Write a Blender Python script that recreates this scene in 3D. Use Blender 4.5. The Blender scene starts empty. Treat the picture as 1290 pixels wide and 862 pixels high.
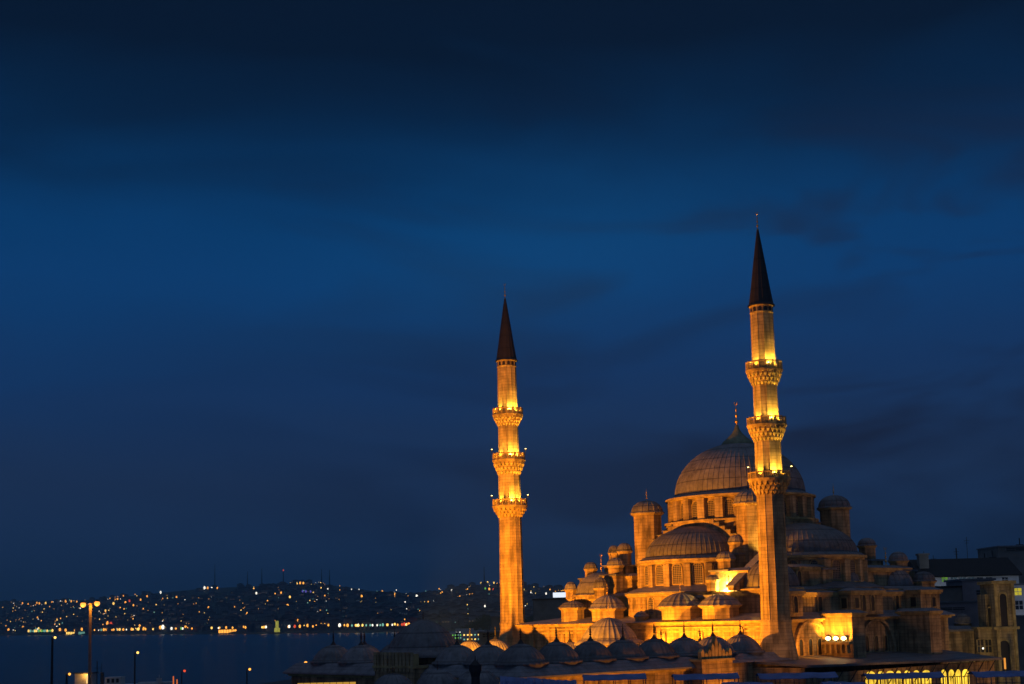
import bpy, bmesh, math, random
from mathutils import Vector, Matrix
S = bpy.context.scene
COL = S.collection
R = math.radians
PI = math.pi
rnd = random.Random(7)

# ------------------------------------------------------------------ camera
PITCH, ROLL, HC = R(7.1), R(-1.39), 18.0
FPX = 1792.0                                     # focal length in photo pixels (50 mm on 36 mm)
SHIFT = (778 - 431) / 1290 - math.tan(PITCH) * FPX / 1290
cam = bpy.data.cameras.new('camera'); cam.lens = 36 * FPX / 1290; cam.sensor_width = 36
cam.shift_y = SHIFT; cam.clip_start = 0.5; cam.clip_end = 40000
camo = bpy.data.objects.new('camera', cam); COL.objects.link(camo)
MROT = Matrix.Rotation(PI / 2 + PITCH, 3, 'X') @ Matrix.Rotation(ROLL, 3, 'Z')
camo.matrix_world = Matrix.Translation((0, 0, HC)) @ MROT.to_4x4()
S.camera = camo
S.view_settings.view_transform = 'Standard'; S.view_settings.look = 'None'
S.view_settings.exposure = 0.0; S.view_settings.gamma = 1.0
S.cycles.max_bounces = 5; S.cycles.diffuse_bounces = 2; S.cycles.glossy_bounces = 2; S.cycles.volume_bounces = 0
S.cycles.use_denoising = True
S.cycles.sample_clamp_indirect = 4.0


def lin(r, g, b, a=1.0):
    f = lambda c: (c / 255 / 12.92) if c / 255 <= 0.04045 else ((c / 255 + 0.055) / 1.055) ** 2.4
    return (f(r), f(g), f(b), a)


# ------------------------------------------------------------------ dusk sky
W = bpy.data.worlds.new('World'); S.world = W; W.use_nodes = True
nt = W.node_tree; N = nt.nodes; L = nt.links
for n in list(N): N.remove(n)


def nd(t, **k):
    n = N.new(t)
    for a, v in k.items(): setattr(n, a, v)
    return n


def mth(op, a, b=None, clamp=False):
    n = nd('ShaderNodeMath', operation=op, use_clamp=clamp)
    for i, x in enumerate((a, b)):
        if x is None: continue
        if isinstance(x, (int, float)): n.inputs[i].default_value = x
        else: L.new(x, n.inputs[i])
    return n.outputs[0]


tc = nd('ShaderNodeTexCoord'); sep = nd('ShaderNodeSeparateXYZ'); L.new(tc.outputs['Generated'], sep.inputs[0])
dx, dy, dz = sep.outputs
mp = nd('ShaderNodeMapping'); mp.inputs['Scale'].default_value = (2.2, 2.2, 8.0); mp.inputs['Rotation'].default_value = (0, R(-7), 0)
L.new(tc.outputs['Generated'], mp.inputs[0])
cl = nd('ShaderNodeTexNoise'); cl.inputs['Scale'].default_value = 1.7; cl.inputs['Detail'].default_value = 5; cl.inputs['Roughness'].default_value = 0.5
cl.inputs['Distortion'].default_value = 0.8
L.new(mp.outputs[0], cl.inputs['Vector'])
zw = mth('ADD', dz, mth('MULTIPLY', mth('SUBTRACT', cl.outputs['Fac'], 0.5), 0.085))
ramp = nd('ShaderNodeValToRGB'); L.new(mth('MULTIPLY', zw, 2.0), ramp.inputs[0])
stops = [(0.0, (31, 56, 96)), (0.07, (31, 55, 93)), (0.20, (31, 52, 88)), (0.33, (22, 55, 101)), (0.45, (11, 62, 115)), (0.52, (7, 60, 111)),
         (0.60, (5, 48, 90)), (0.68, (4, 34, 66)), (0.77, (4, 22, 45)), (1.0, (6, 19, 38))]
cr = ramp.color_ramp
while len(cr.elements) < len(stops): cr.elements.new(0.5)
for e, (p, c) in zip(cr.elements, stops): e.position = p; e.color = lin(*c)
# cloud banks: thin dark streaks, heavier to the right and overhead
cf = nd('ShaderNodeMapRange'); cf.inputs[1].default_value = 0.46; cf.inputs[2].default_value = 0.62
L.new(cl.outputs['Fac'], cf.inputs[0])
amt = mth('ADD', 0.55, mth('MULTIPLY', dx, 1.7), clamp=True)
mixc = nd('ShaderNodeMixRGB', blend_type='MIX'); hi = nd('ShaderNodeMapRange', interpolation_type='SMOOTHSTEP'); hi.inputs[1].default_value = 0.38; hi.inputs[2].default_value = 0.24
L.new(dz, hi.inputs[0])
L.new(mth('MULTIPLY', mth('MULTIPLY', cf.outputs[0], amt), hi.outputs[0]), mixc.inputs[0])
L.new(ramp.outputs[0], mixc.inputs[1]); mixc.inputs[2].default_value = lin(25, 33, 57)
# afterglow of the set sun, behind the camera (west)
glow = nd('ShaderNodeMapRange', interpolation_type='SMOOTHSTEP'); glow.inputs[1].default_value = 0.05; glow.inputs[2].default_value = -0.9
L.new(dy, glow.inputs[0])
low = nd('ShaderNodeMapRange', interpolation_type='SMOOTHSTEP'); low.inputs[1].default_value = 0.95; low.inputs[2].default_value = 0.0
L.new(dz, low.inputs[0])
up = nd('ShaderNodeMapRange', interpolation_type='SMOOTHSTEP'); up.inputs[1].default_value = 0.5; up.inputs[2].default_value = 1.0
L.new(dz, up.inputs[0])
gl = mth('ADD', mth('MULTIPLY', mth('MULTIPLY', glow.outputs[0], low.outputs[0]), 0.36), up.outputs[0], clamp=True)
addg = nd('ShaderNodeMixRGB', blend_type='ADD'); L.new(gl, addg.inputs[0]); # a paler opening in the cloud above the farther minaret
gx = mth('DIVIDE', mth('SUBTRACT', dx, 0.03), 0.16); gz = mth('DIVIDE', mth('SUBTRACT', mth('SUBTRACT', zw, 0.245), mth('MULTIPLY', dx, 0.06)), 0.045)
gau = mth('EXPONENT', mth('MULTIPLY', mth('ADD', mth('MULTIPLY', gx, gx), mth('MULTIPLY', gz, gz)), -1.0))
opn = nd('ShaderNodeMixRGB', blend_type='ADD'); L.new(mth('MULTIPLY', gau, dy), opn.inputs[0]); L.new(mixc.outputs[0], opn.inputs[1]); opn.inputs[2].default_value = (0.0008, 0.014, 0.034, 1)
L.new(opn.outputs[0], addg.inputs[1])
addg.inputs[2].default_value = (0.11, 0.15, 0.235, 1)
# physical sky with the sun just under the horizon, for the last of the daylight
sk = nd('ShaderNodeTexSky', sky_type='NISHITA'); sk.sun_disc = False; sk.sun_elevation = R(-4); sk.sun_rotation = R(190)
bg = nd('ShaderNodeBackground'); L.new(addg.outputs[0], bg.inputs[0]); bg.inputs[1].default_value = 1.0
bg2 = nd('ShaderNodeBackground'); L.new(sk.outputs[0], bg2.inputs[0]); bg2.inputs[1].default_value = 0.05
ads = nd('ShaderNodeAddShader'); L.new(bg.outputs[0], ads.inputs[0]); L.new(bg2.outputs[0], ads.inputs[1])
ow = nd('ShaderNodeOutputWorld'); L.new(ads.outputs[0], ow.inputs[0])

# ------------------------------------------------------------------ measuring
CX, CY = 31.9, 200.0                               # centre of the prayer hall
TH = R(-48)
UX = Vector((math.cos(TH), math.sin(TH))); VX = Vector((-math.sin(TH), math.cos(TH)))
CC = Vector((CX, CY))
GZ = 3.0


def ray(px, py):
    d = MROT @ Vector(((px - 645) / FPX, (431 - py) / FPX + SHIFT * 1290 / FPX, -1.0))
    return d / d.y


def PV(px, py, v):
    d = ray(px, py); d2 = Vector((d.x, d.y)); t = (v + CC.dot(VX)) / d2.dot(VX)
    return (t * d2 - CC).dot(UX), HC + d.z * t


def PU(px, py, u):
    d = ray(px, py); d2 = Vector((d.x, d.y)); t = (u + CC.dot(UX)) / d2.dot(UX)
    return (t * d2 - CC).dot(VX), HC + d.z * t


def ZC(px, py, u, v):
    w = CC + u * UX + v * VX
    return HC + ray(px, py).z * w.y


def WP(px, py, Y):
    d = ray(px, py)
    return Vector((d.x * Y, Y, HC + d.z * Y))


def world(u, v, z=0):
    w = CC + u * UX + v * VX
    return Vector((w.x, w.y, z))


# ------------------------------------------------------------------ materials
def newmat(name):
    m = bpy.data.materials.new(name); m.use_nodes = True
    t = m.node_tree; p = t.nodes['Principled BSDF']
    return m, t, p


def node(t, ty, **k):
    n = t.nodes.new(ty)
    for a, v in k.items(): setattr(n, a, v)
    return n


def wall_coord(t, sx=1.0, sz=1.0):
    """block-course coordinates: along the wall and up"""
    c = node(t, 'ShaderNodeTexCoord'); s = node(t, 'ShaderNodeSeparateXYZ'); t.links.new(c.outputs['Object'], s.inputs[0])
    m = node(t, 'ShaderNodeMath', operation='MULTIPLY_ADD'); m.inputs[1].default_value = 0.83
    t.links.new(s.outputs[1], m.inputs[0]); t.links.new(s.outputs[0], m.inputs[2])
    cb = node(t, 'ShaderNodeCombineXYZ'); t.links.new(m.outputs[0], cb.inputs[0]); t.links.new(s.outputs[2], cb.inputs[1])
    return cb.outputs[0], c


def stone_mat(name, c1, c2, mortar, bw=1.1, bh=0.46, stain=0.55, rough=0.85):
    m, t, p = newmat(name)
    vec, c = wall_coord(t)
    b = node(t, 'ShaderNodeTexBrick'); b.inputs['Scale'].default_value = 1.0
    b.inputs['Brick Width'].default_value = bw; b.inputs['Row Height'].default_value = bh
    b.offset = 0.37; b.inputs['Mortar Size'].default_value = 0.0; b.inputs['Mortar Smooth'].default_value = 0.3
    b.inputs['Color1'].default_value = (*c1, 1); b.inputs['Color2'].default_value = (*c2, 1); b.inputs['Mortar'].default_value = (*mortar, 1)
    t.links.new(vec, b.inputs['Vector'])
    n = node(t, 'ShaderNodeTexNoise'); n.inputs['Scale'].default_value = 0.42; n.inputs['Detail'].default_value = 9; n.inputs['Roughness'].default_value = 0.68
    t.links.new(c.outputs['Object'], n.inputs['Vector'])
    mp = node(t, 'ShaderNodeMapping'); mp.inputs['Scale'].default_value = (1.6, 1.6, 0.18); t.links.new(c.outputs['Object'], mp.inputs[0])
    n2 = node(t, 'ShaderNodeTexNoise'); n2.inputs['Scale'].default_value = 1.2; n2.inputs['Detail'].default_value = 5; t.links.new(mp.outputs[0], n2.inputs['Vector'])
    av = node(t, 'ShaderNodeMath', operation='MULTIPLY'); t.links.new(n.outputs['Fac'], av.inputs[0]); t.links.new(n2.outputs['Fac'], av.inputs[1])
    mr = node(t, 'ShaderNodeMapRange'); mr.inputs[1].default_value = 0.15; mr.inputs[2].default_value = 0.33; mr.inputs[3].default_value = stain; mr.inputs[4].default_value = 1.15
    t.links.new(av.outputs[0], mr.inputs[0])
    mx = node(t, 'ShaderNodeMixRGB', blend_type='MULTIPLY'); mx.inputs[0].default_value = 1
    sz = node(t, 'ShaderNodeSeparateXYZ'); t.links.new(vec, sz.inputs[0])
    wob = node(t, 'ShaderNodeMath', operation='MULTIPLY_ADD'); t.links.new(n.outputs['Fac'], wob.inputs[0]); wob.inputs[1].default_value = 0.12; t.links.new(sz.outputs[1], wob.inputs[2])
    dv = node(t, 'ShaderNodeMath', operation='DIVIDE'); t.links.new(wob.outputs[0], dv.inputs[0]); dv.inputs[1].default_value = bh
    fr_ = node(t, 'ShaderNodeMath', operation='FRACT'); t.links.new(dv.outputs[0], fr_.inputs[0])
    lt_ = node(t, 'ShaderNodeMath', operation='LESS_THAN'); t.links.new(fr_.outputs[0], lt_.inputs[0]); lt_.inputs[1].default_value = 0.13
    jt = node(t, 'ShaderNodeMath', operation='MULTIPLY'); t.links.new(lt_.outputs[0], jt.inputs[0]); t.links.new(n2.outputs['Fac'], jt.inputs[1])
    cm_ = node(t, 'ShaderNodeMixRGB', blend_type='MIX'); t.links.new(jt.outputs[0], cm_.inputs[0]); t.links.new(b.outputs['Color'], cm_.inputs[1]); cm_.inputs[2].default_value = (*[q * .55 for q in mortar], 1)
    t.links.new(cm_.outputs[0], mx.inputs[1]); t.links.new(mr.outputs[0], mx.inputs[2])
    t.links.new(mx.outputs[0], p.inputs['Base Color']); p.inputs['Roughness'].default_value = rough
    bp = node(t, 'ShaderNodeBump'); bp.inputs['Strength'].default_value = 0.35; bp.inputs['Distance'].default_value = 0.05
    t.links.new(mx.outputs[0], bp.inputs['Height']); t.links.new(bp.outputs[0], p.inputs['Normal'])
    return m


def lead_mat(name, c1, c2, rough=0.55, seam=1.5, metal=0.0):
    m, t, p = newmat(name)
    c = node(t, 'ShaderNodeTexCoord')
    n = node(t, 'ShaderNodeTexNoise'); n.inputs['Scale'].default_value = 0.9; n.inputs['Detail'].default_value = 9; n.inputs['Roughness'].default_value = 0.74
    t.links.new(c.outputs['Object'], n.inputs['Vector'])
    r = node(t, 'ShaderNodeValToRGB'); r.color_ramp.elements[0].position = 0.32; r.color_ramp.elements[1].position = 0.7
    r.color_ramp.elements[0].color = (*c1, 1); r.color_ramp.elements[1].color = (*c2, 1); t.links.new(n.outputs['Fac'], r.inputs[0])
    s = node(t, 'ShaderNodeSeparateXYZ'); t.links.new(c.outputs['Object'], s.inputs[0])
    d = node(t, 'ShaderNodeMath', operation='DIVIDE'); d.inputs[1].default_value = seam; t.links.new(s.outputs[2], d.inputs[0])
    f = node(t, 'ShaderNodeMath', operation='FRACT'); t.links.new(d.outputs[0], f.inputs[0])
    g = node(t, 'ShaderNodeMath', operation='LESS_THAN'); g.inputs[1].default_value = 0.09; t.links.new(f.outputs[0], g.inputs[0])
    mx = node(t, 'ShaderNodeMixRGB', blend_type='MULTIPLY'); t.links.new(g.outputs[0], mx.inputs[0]); t.links.new(r.outputs[0], mx.inputs[1]); mx.inputs[2].default_value = (0.42, 0.42, 0.45, 1)
    oi = node(t, 'ShaderNodeObjectInfo'); ov = node(t, 'ShaderNodeMapRange'); ov.inputs[3].default_value = 0.72; ov.inputs[4].default_value = 1.25; t.links.new(oi.outputs['Random'], ov.inputs[0])
    m2 = node(t, 'ShaderNodeMixRGB', blend_type='MULTIPLY'); m2.inputs[0].default_value = 1; t.links.new(mx.outputs[0], m2.inputs[1]); t.links.new(ov.outputs[0], m2.inputs[2])
    t.links.new(m2.outputs[0], p.inputs['Base Color']); p.inputs['Roughness'].default_value = rough; p.inputs['Metallic'].default_value = metal
    bp = node(t, 'ShaderNodeBump'); bp.inputs['Strength'].default_value = 0.3; bp.inputs['Distance'].default_value = 0.06
    t.links.new(n.outputs['Fac'], bp.inputs['Height']); t.links.new(bp.outputs[0], p.inputs['Normal'])
    return m


def plain(name, c, rough=0.7, metal=0.0, var=0.25, scale=1.5):
    m, t, p = newmat(name)
    c_ = node(t, 'ShaderNodeTexCoord'); n = node(t, 'ShaderNodeTexNoise'); n.inputs['Scale'].default_value = scale; n.inputs['Detail'].default_value = 6
    t.links.new(c_.outputs['Object'], n.inputs['Vector'])
    mr = node(t, 'ShaderNodeMapRange'); mr.inputs[1].default_value = 0.3; mr.inputs[2].default_value = 0.7; mr.inputs[3].default_value = 1 - var; mr.inputs[4].default_value = 1 + var
    t.links.new(n.outputs['Fac'], mr.inputs[0])
    mx = node(t, 'ShaderNodeMixRGB', blend_type='MULTIPLY'); mx.inputs[0].default_value = 1; mx.inputs[1].default_value = (*c, 1); t.links.new(mr.outputs[0], mx.inputs[2])
    t.links.new(mx.outputs[0], p.inputs['Base Color']); p.inputs['Roughness'].default_value = rough; p.inputs['Metallic'].default_value = metal
    return m


def emit(name, c, s, sample=False, vary=0.0):
    m, t, p = newmat(name)
    p.inputs['Base Color'].default_value = (0.02, 0.02, 0.02, 1)
    p.inputs['Emission Color'].default_value = (*c, 1); p.inputs['Emission Strength'].default_value = s
    if vary:
        c_ = node(t, 'ShaderNodeTexCoord'); n = node(t, 'ShaderNodeTexNoise'); n.inputs['Scale'].default_value = 0.9; n.inputs['Detail'].default_value = 3
        t.links.new(c_.outputs['Object'], n.inputs['Vector'])
        mr = node(t, 'ShaderNodeMapRange'); mr.inputs[1].default_value = 0.3; mr.inputs[2].default_value = 0.7; mr.inputs[3].default_value = s * (1 - vary); mr.inputs[4].default_value = s * (1 + vary)
        t.links.new(n.outputs['Fac'], mr.inputs[0]); t.links.new(mr.outputs[0], p.inputs['Emission Strength'])
    if not sample: m.cycles.emission_sampling = 'NONE'
    return m


def lattice_mat(name):
    """pierced stone window grille: round dark holes in a pale screen"""
    m, t, p = newmat(name)
    c = node(t, 'ShaderNodeTexCoord'); mp = node(t, 'ShaderNodeMapping'); mp.inputs['Scale'].default_value = (1, 0, 1); t.links.new(c.outputs['Object'], mp.inputs[0])
    v = node(t, 'ShaderNodeTexVoronoi'); v.inputs['Scale'].default_value = 4.2; v.inputs['Randomness'].default_value = 0.0
    t.links.new(mp.outputs[0], v.inputs['Vector'])
    r = node(t, 'ShaderNodeValToRGB'); r.color_ramp.interpolation = 'CONSTANT'; r.color_ramp.elements[0].color = (0.015, 0.015, 0.018, 1)
    r.color_ramp.elements[1].position = 0.40; r.color_ramp.elements[1].color = (0.26, 0.22, 0.17, 1)
    t.links.new(v.outputs['Distance'], r.inputs[0]); t.links.new(r.outputs[0], p.inputs['Base Color']); p.inputs['Roughness'].default_value = 0.8
    return m


MAT = {
    'stone': stone_mat('limestone_blocks', (0.46, 0.355, 0.19), (0.33, 0.25, 0.13), (0.17, 0.13, 0.07), 3.4, 0.46, 0.30),
    'stone_fine': stone_mat('limestone_fine', (0.47, 0.37, 0.20), (0.36, 0.28, 0.145), (0.22, 0.175, 0.095), 3.0, 0.42, 0.40),
    'stone_plain': plain('carved_limestone', (0.40, 0.315, 0.135), 0.85, 0, 0.45, 1.2),
    'lead': lead_mat('weathered_lead', (0.075, 0.075, 0.08), (0.225, 0.225, 0.235)),
    'lead_roof': lead_mat('lead_sheet_roof', (0.09, 0.095, 0.105), (0.25, 0.26, 0.28), 0.5, 0.35),
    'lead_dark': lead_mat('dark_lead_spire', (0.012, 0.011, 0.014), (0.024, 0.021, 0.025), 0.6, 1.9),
    'patina': plain('green_patina', (0.14, 0.17, 0.10), 0.5, 0.2, 0.3, 2),
    'gold': plain('gilded_copper', (0.75, 0.5, 0.16), 0.32, 0.9, 0.2, 3),
    'lattice': lattice_mat('pierced_grille'),
    'dark': plain('dark_opening', (0.018, 0.017, 0.017), 0.5, 0, 0.3),
    'iron': plain('dark_iron', (0.03, 0.03, 0.032), 0.5, 0.5),
    'awning': plain('blue_tarpaulin', (0.13, 0.19, 0.42), 0.6, 0, 0.3, 0.8),
    'awning_frame': plain('grey_steel', (0.1, 0.1, 0.11), 0.5, 0.4),
    'asphalt': plain('asphalt', (0.05, 0.05, 0.052), 0.9, 0, 0.4, 0.4),
    'roof_tile': stone_mat('dark_roof_tiles', (0.022, 0.017, 0.016), (0.017, 0.013, 0.013), (0.01, 0.008, 0.008), 0.3, 0.35, 0.6),
    'plaster': plain('pale_plaster', (0.78, 0.79, 0.8), 0.85, 0, 0.22, 0.35),
    'plaster_mauve': plain('mauve_plaster', (0.27, 0.235, 0.24), 0.85, 0, 0.25, 0.35),
    'plaster_dun': plain('dun_plaster', (0.22, 0.2, 0.17), 0.85, 0, 0.25, 0.35),
    'glass': plain('dark_window_glass', (0.02, 0.026, 0.032), 0.12, 0, 0.2),
    'bark': plain('bark', (0.06, 0.045, 0.03), 0.9),
    'leaf': plain('foliage', (0.05, 0.075, 0.03), 0.7, 0, 0.5, 0.6),
    'hill': plain('wooded_hillside', (0.05, 0.06, 0.04), 0.95, 0, 0.6, 0.01),
    'house_a': plain('house_plaster', (0.2, 0.19, 0.18), 0.9, 0, 0.3, 0.05),
    'house_b': plain('house_brick', (0.13, 0.10, 0.085), 0.9, 0, 0.3, 0.05),
    'house_roof': plain('house_roof', (0.08, 0.045, 0.035), 0.9, 0, 0.3, 0.05),
    'hull': plain('ship_paint', (0.5, 0.5, 0.48), 0.4, 0, 0.15),
    'hull_dark': plain('ship_hull_paint', (0.03, 0.035, 0.05), 0.4),
    'e_window': emit('gallery_lamp_light', (1.0, 0.62, 0.045), 1.15, True, 0.55),
    'e_bulb': emit('bright_lamp', (1.0, 0.72, 0.32), 14, True),
    'e_flood': emit('floodlight_lens', (1.0, 0.70, 0.22), 9, False),
    'e_sodium': emit('sodium_lamp', (1.0, 0.34, 0.05), 2.0, False),
    'e_orange': emit('far_lamp_orange', (1.0, 0.40, 0.05), 2.1),
    'e_yellow': emit('far_lamp_yellow', (1.0, 0.62, 0.13), 2.1),
    'e_white': emit('far_lamp_white', (0.95, 0.9, 0.75), 2.0),
    'e_teal': emit('far_lamp_teal', (0.32, 0.8, 0.62), 0.7),
    'e_green': emit('far_lamp_green', (0.25, 0.85, 0.12), 0.8),
    'e_red': emit('far_lamp_red', (1.0, 0.1, 0.03), 1.0),
    'e_blue': emit('far_lamp_blue', (0.25, 0.2, 1.0), 0.5),
    'e_dim': emit('far_window_dim', (0.8, 0.55, 0.3), 0.12),
    'e_dimblue': emit('far_window_bluish', (0.45, 0.6, 0.75), 0.08),
    'e_striplight': emit('strip_light', (1.0, 0.55, 0.08), 0.5),
    'e_board': emit('lit_board', (0.80, 0.87, 1.0), 1.1),
    'e_winyel': emit('lit_room_window', (0.9, 0.75, 0.05), 0.5, False, 0.4),
    'e_wingrn': emit('lit_green_window', (0.25, 0.6, 0.06), 0.35, False, 0.5),
    'e_winblue': emit('dim_bluish_window', (0.12, 0.22, 0.3), 0.16, False, 0.4),
}
# sea
m, t, p = newmat('dusk_water')
p.inputs['Base Color'].default_value = (0.012, 0.03, 0.05, 1); p.inputs['Roughness'].default_value = 0.22; p.inputs['IOR'].default_value = 1.33
c = node(t, 'ShaderNodeTexCoord'); mp_ = node(t, 'ShaderNodeMapping'); mp_.inputs['Scale'].default_value = (0.05, 0.16, 1); t.links.new(c.outputs['Object'], mp_.inputs[0])
n_ = node(t, 'ShaderNodeTexNoise'); n_.inputs['Scale'].default_value = 1.0; n_.inputs['Detail'].default_value = 7; n_.inputs['Roughness'].default_value = 0.65; t.links.new(mp_.outputs[0], n_.inputs['Vector'])
b_ = node(t, 'ShaderNodeBump'); b_.inputs['Strength'].default_value = 0.9; b_.inputs['Distance'].default_value = 1.6; t.links.new(n_.outputs['Fac'], b_.inputs['Height']); t.links.new(b_.outputs[0], p.inputs['Normal'])
MAT['water'] = m


# ------------------------------------------------------------------ mesh builder
class MB:
    def __init__(s): s.v, s.f, s.mi, s.sm = [], [], [], []

    def add(s, vs, fs, mi=0, sm=False):
        o = len(s.v); s.v += [tuple(p) for p in vs]
        for f in fs: s.f.append([o + i for i in f]); s.mi.append(mi); s.sm.append(sm)
        return s

    def box(s, x0, x1, y0, y1, z0, z1, mi=0):
        return s.prism([(x0, y0), (x1, y0), (x1, y1), (x0, y1)], z0, z1, mi=mi)

    def prism(s, pts, z0, z1, top=None, mi=0):
        n = len(pts); top = top or pts
        vs = [(x, y, z0) for x, y in pts] + [(x, y, z1) for x, y in top]
        fs = [[i, (i + 1) % n, n + (i + 1) % n, n + i] for i in range(n)] + [list(range(n))[::-1], list(range(n, 2 * n))]
        return s.add(vs, fs, mi)

    def ngon(s, cx, cy, r, z0, z1, n=8, r1=None, rot=None, mi=0):
        rot = PI / n if rot is None else rot; r1 = r if r1 is None else r1
        P = lambda q: [(cx + q * math.cos(rot + 2 * PI * i / n), cy + q * math.sin(rot + 2 * PI * i / n)) for i in range(n)]
        return s.prism(P(r), z0, z1, P(r1), mi)

    def extrude(s, poly, fn, d0, d1, mi=0):
        """poly of (a,b) points lifted to 3-D by fn(a,b,d), between d0 and d1"""
        n = len(poly)
        vs = [fn(a, b, d0) for a, b in poly] + [fn(a, b, d1) for a, b in poly]
        fs = [[i, (i + 1) % n, n + (i + 1) % n, n + i] for i in range(n)] + [list(range(n))[::-1], list(range(n, 2 * n))]
        return s.add(vs, fs, mi)

    def rev(s, cx, cy, prof, angs, mi=0, sm=True, closed=True, mod=None):
        """surface of revolution; prof = (r,z); mod(k, r) changes the radius at angle number k"""
        n = len(angs); vs = []; fs = []
        for r, z in prof:
            for k, a in enumerate(angs):
                q = mod(k, r) if mod else r
                vs.append((cx + q * math.cos(a), cy + q * math.sin(a), z))
        for j in range(len(prof) - 1):
            for k in range(n if closed else n - 1):
                k2 = (k + 1) % n
                fs.append([j * n + k, j * n + k2, (j + 1) * n + k2, (j + 1) * n + k])
        return s.add(vs, fs, mi, sm)

    def round(s, cx, cy, prof, n=16, mi=0, sm=True):
        return s.rev(cx, cy, prof, [2 * PI * i / n for i in range(n)], mi, sm)

    def dome(s, cx, cy, z0, r, h, ribs=18, a0=0, a1=2 * PI, rib=0.05, rings=9, flare=0.25, bell=False):
        angs = []; per = (0, 0.12, 0.24, 0.62) if bell else (0, 0.07, 0.14, 0.57)
        st = (a1 - a0) / ribs
        for k in range(ribs):
            for q in per: angs.append(a0 + (k + q) * st)
        full = abs(a1 - a0 - 2 * PI) < 1e-3
        if not full: angs.append(a1)
        prof = [(r + flare, z0 - 0.12 * flare - 0.1), (r + flare, z0), (r + flare * 0.25, z0 + flare * 0.45)]
        for i in range(rings + 1):
            a = PI / 2 * i / rings
            t_ = math.sin(a); q = (1 - t_ ** 1.35) ** 0.56 if bell else math.cos(a)
            prof.append((max(0.015, r * q), z0 + flare * 0.45 + (h - flare * 0.45) * t_))
        mod = lambda k, q: q + (rib * min(1, q / (0.25 * r)) if k % 4 == 1 else 0)
        return s.rev(cx, cy, prof, angs, 0, bell, full, mod)

    def tube(s, p0, p1, r, r1=None, n=6, mi=0):
        p0, p1 = Vector(p0), Vector(p1); r1 = r if r1 is None else r1
        d = (p1 - p0).normalized(); a = d.orthogonal().normalized(); b = d.cross(a)
        vs = [p + (a * math.cos(2 * PI * i / n) + b * math.sin(2 * PI * i / n)) * q for p, q in ((p0, r), (p1, r1)) for i in range(n)]
        fs = [[i, (i + 1) % n, n + (i + 1) % n, n + i] for i in range(n)] + [list(range(n))[::-1], list(range(n, 2 * n))]
        return s.add(vs, fs, mi)

    def path(s, pts, r, n=6, mi=0):
        for a, b in zip(pts, pts[1:]): s.tube(a, b, r, None, n, mi)
        return s

    def ball(s, c, r, n=10, sz=1.0, mi=0):
        prof = [(max(0.001, r * math.sin(PI * i / 6)), c[2] - r * sz * math.cos(PI * i / 6)) for i in range(7)]
        return s.round(c[0], c[1], prof, n, mi)

    def mesh(s, name, mats):
        me = bpy.data.meshes.new(name); me.from_pydata(s.v, [], s.f)
        me.polygons.foreach_set('material_index', s.mi); me.polygons.foreach_set('use_smooth', s.sm)
        bm = bmesh.new(); bm.from_mesh(me); bmesh.ops.recalc_face_normals(bm, faces=bm.faces); bm.to_mesh(me); bm.free()
        for q in (mats if isinstance(mats, (list, tuple)) else [mats]): me.materials.append(MAT[q] if isinstance(q, str) else q)
        return me

    def build(s, name, mats, parent=None, loc=(0, 0, 0)):
        o = bpy.data.objects.new(name, s.mesh(name, mats)); COL.objects.link(o)
        o.location = loc
        if parent is not None: o.parent = parent
        return o


def tag(o, label=None, cat=None, group=None, kind=None):
    if label: o['label'] = label
    if cat: o['category'] = cat
    if group: o['group'] = group
    if kind: o['kind'] = kind
    return o


def thing(name, label, cat, loc=(0, 0, 0), rz=0.0, group=None):
    o = bpy.data.objects.new(name, None); COL.objects.link(o); o.empty_display_size = 0.5
    o.location = loc; o.rotation_euler = (0, 0, rz)
    return tag(o, label, cat, group)


def copy_part(o, parent):
    c = o.copy(); COL.objects.link(c); c.parent = parent
    for ch in list(o.children): copy_part(ch, c)
    return c


def copy_thing(o, loc, rz=None, label=None, group=None):
    c = o.copy(); COL.objects.link(c); c.location = loc
    if rz is not None: c.rotation_euler = (0, 0, rz)
    if label: c['label'] = label
    if group: c['group'] = group
    for ch in list(o.children): copy_part(ch, c)
    return c


def spot(name, loc, target, power, color, angle=90, blend=0.5, size=0.25):
    l = bpy.data.lights.new(name, 'SPOT'); l.energy = power; l.color = color; l.spot_size = R(angle); l.spot_blend = blend; l.shadow_soft_size = size
    o = bpy.data.objects.new(name, l); COL.objects.link(o); o.location = loc
    o.rotation_euler = (Vector(target) - Vector(loc)).to_track_quat('-Z', 'Y').to_euler()
    return o


def point(name, loc, power, color, size=0.2):
    l = bpy.data.lights.new(name, 'POINT'); l.energy = power; l.color = color; l.shadow_soft_size = size
    o = bpy.data.objects.new(name, l); COL.objects.link(o); o.location = loc
    return o


SOD = (1.0, 0.30, 0.010)          # sodium floodlight
YEL = (1.0, 0.53, 0.06)           # warmer white metal-halide


def arch_poly(w, h, spring=None, n=6, pointed=0.18):
    """outline of a pointed-arch opening, width w, height h, base centre at the origin"""
    spring = h - w * 0.62 if spring is None else spring
    pts = [(-w / 2, 0)]
    for i in range(n + 1):
        a = i / n
        pts.append((-w / 2 * math.cos(a * PI / 2) ** (1 - pointed), spring + (h - spring) * math.sin(a * PI / 2) ** (1 + 0.0)))
    right = [(-x, z) for x, z in reversed(pts[1:-1])]
    return pts + right + [(w / 2, 0)]


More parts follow.
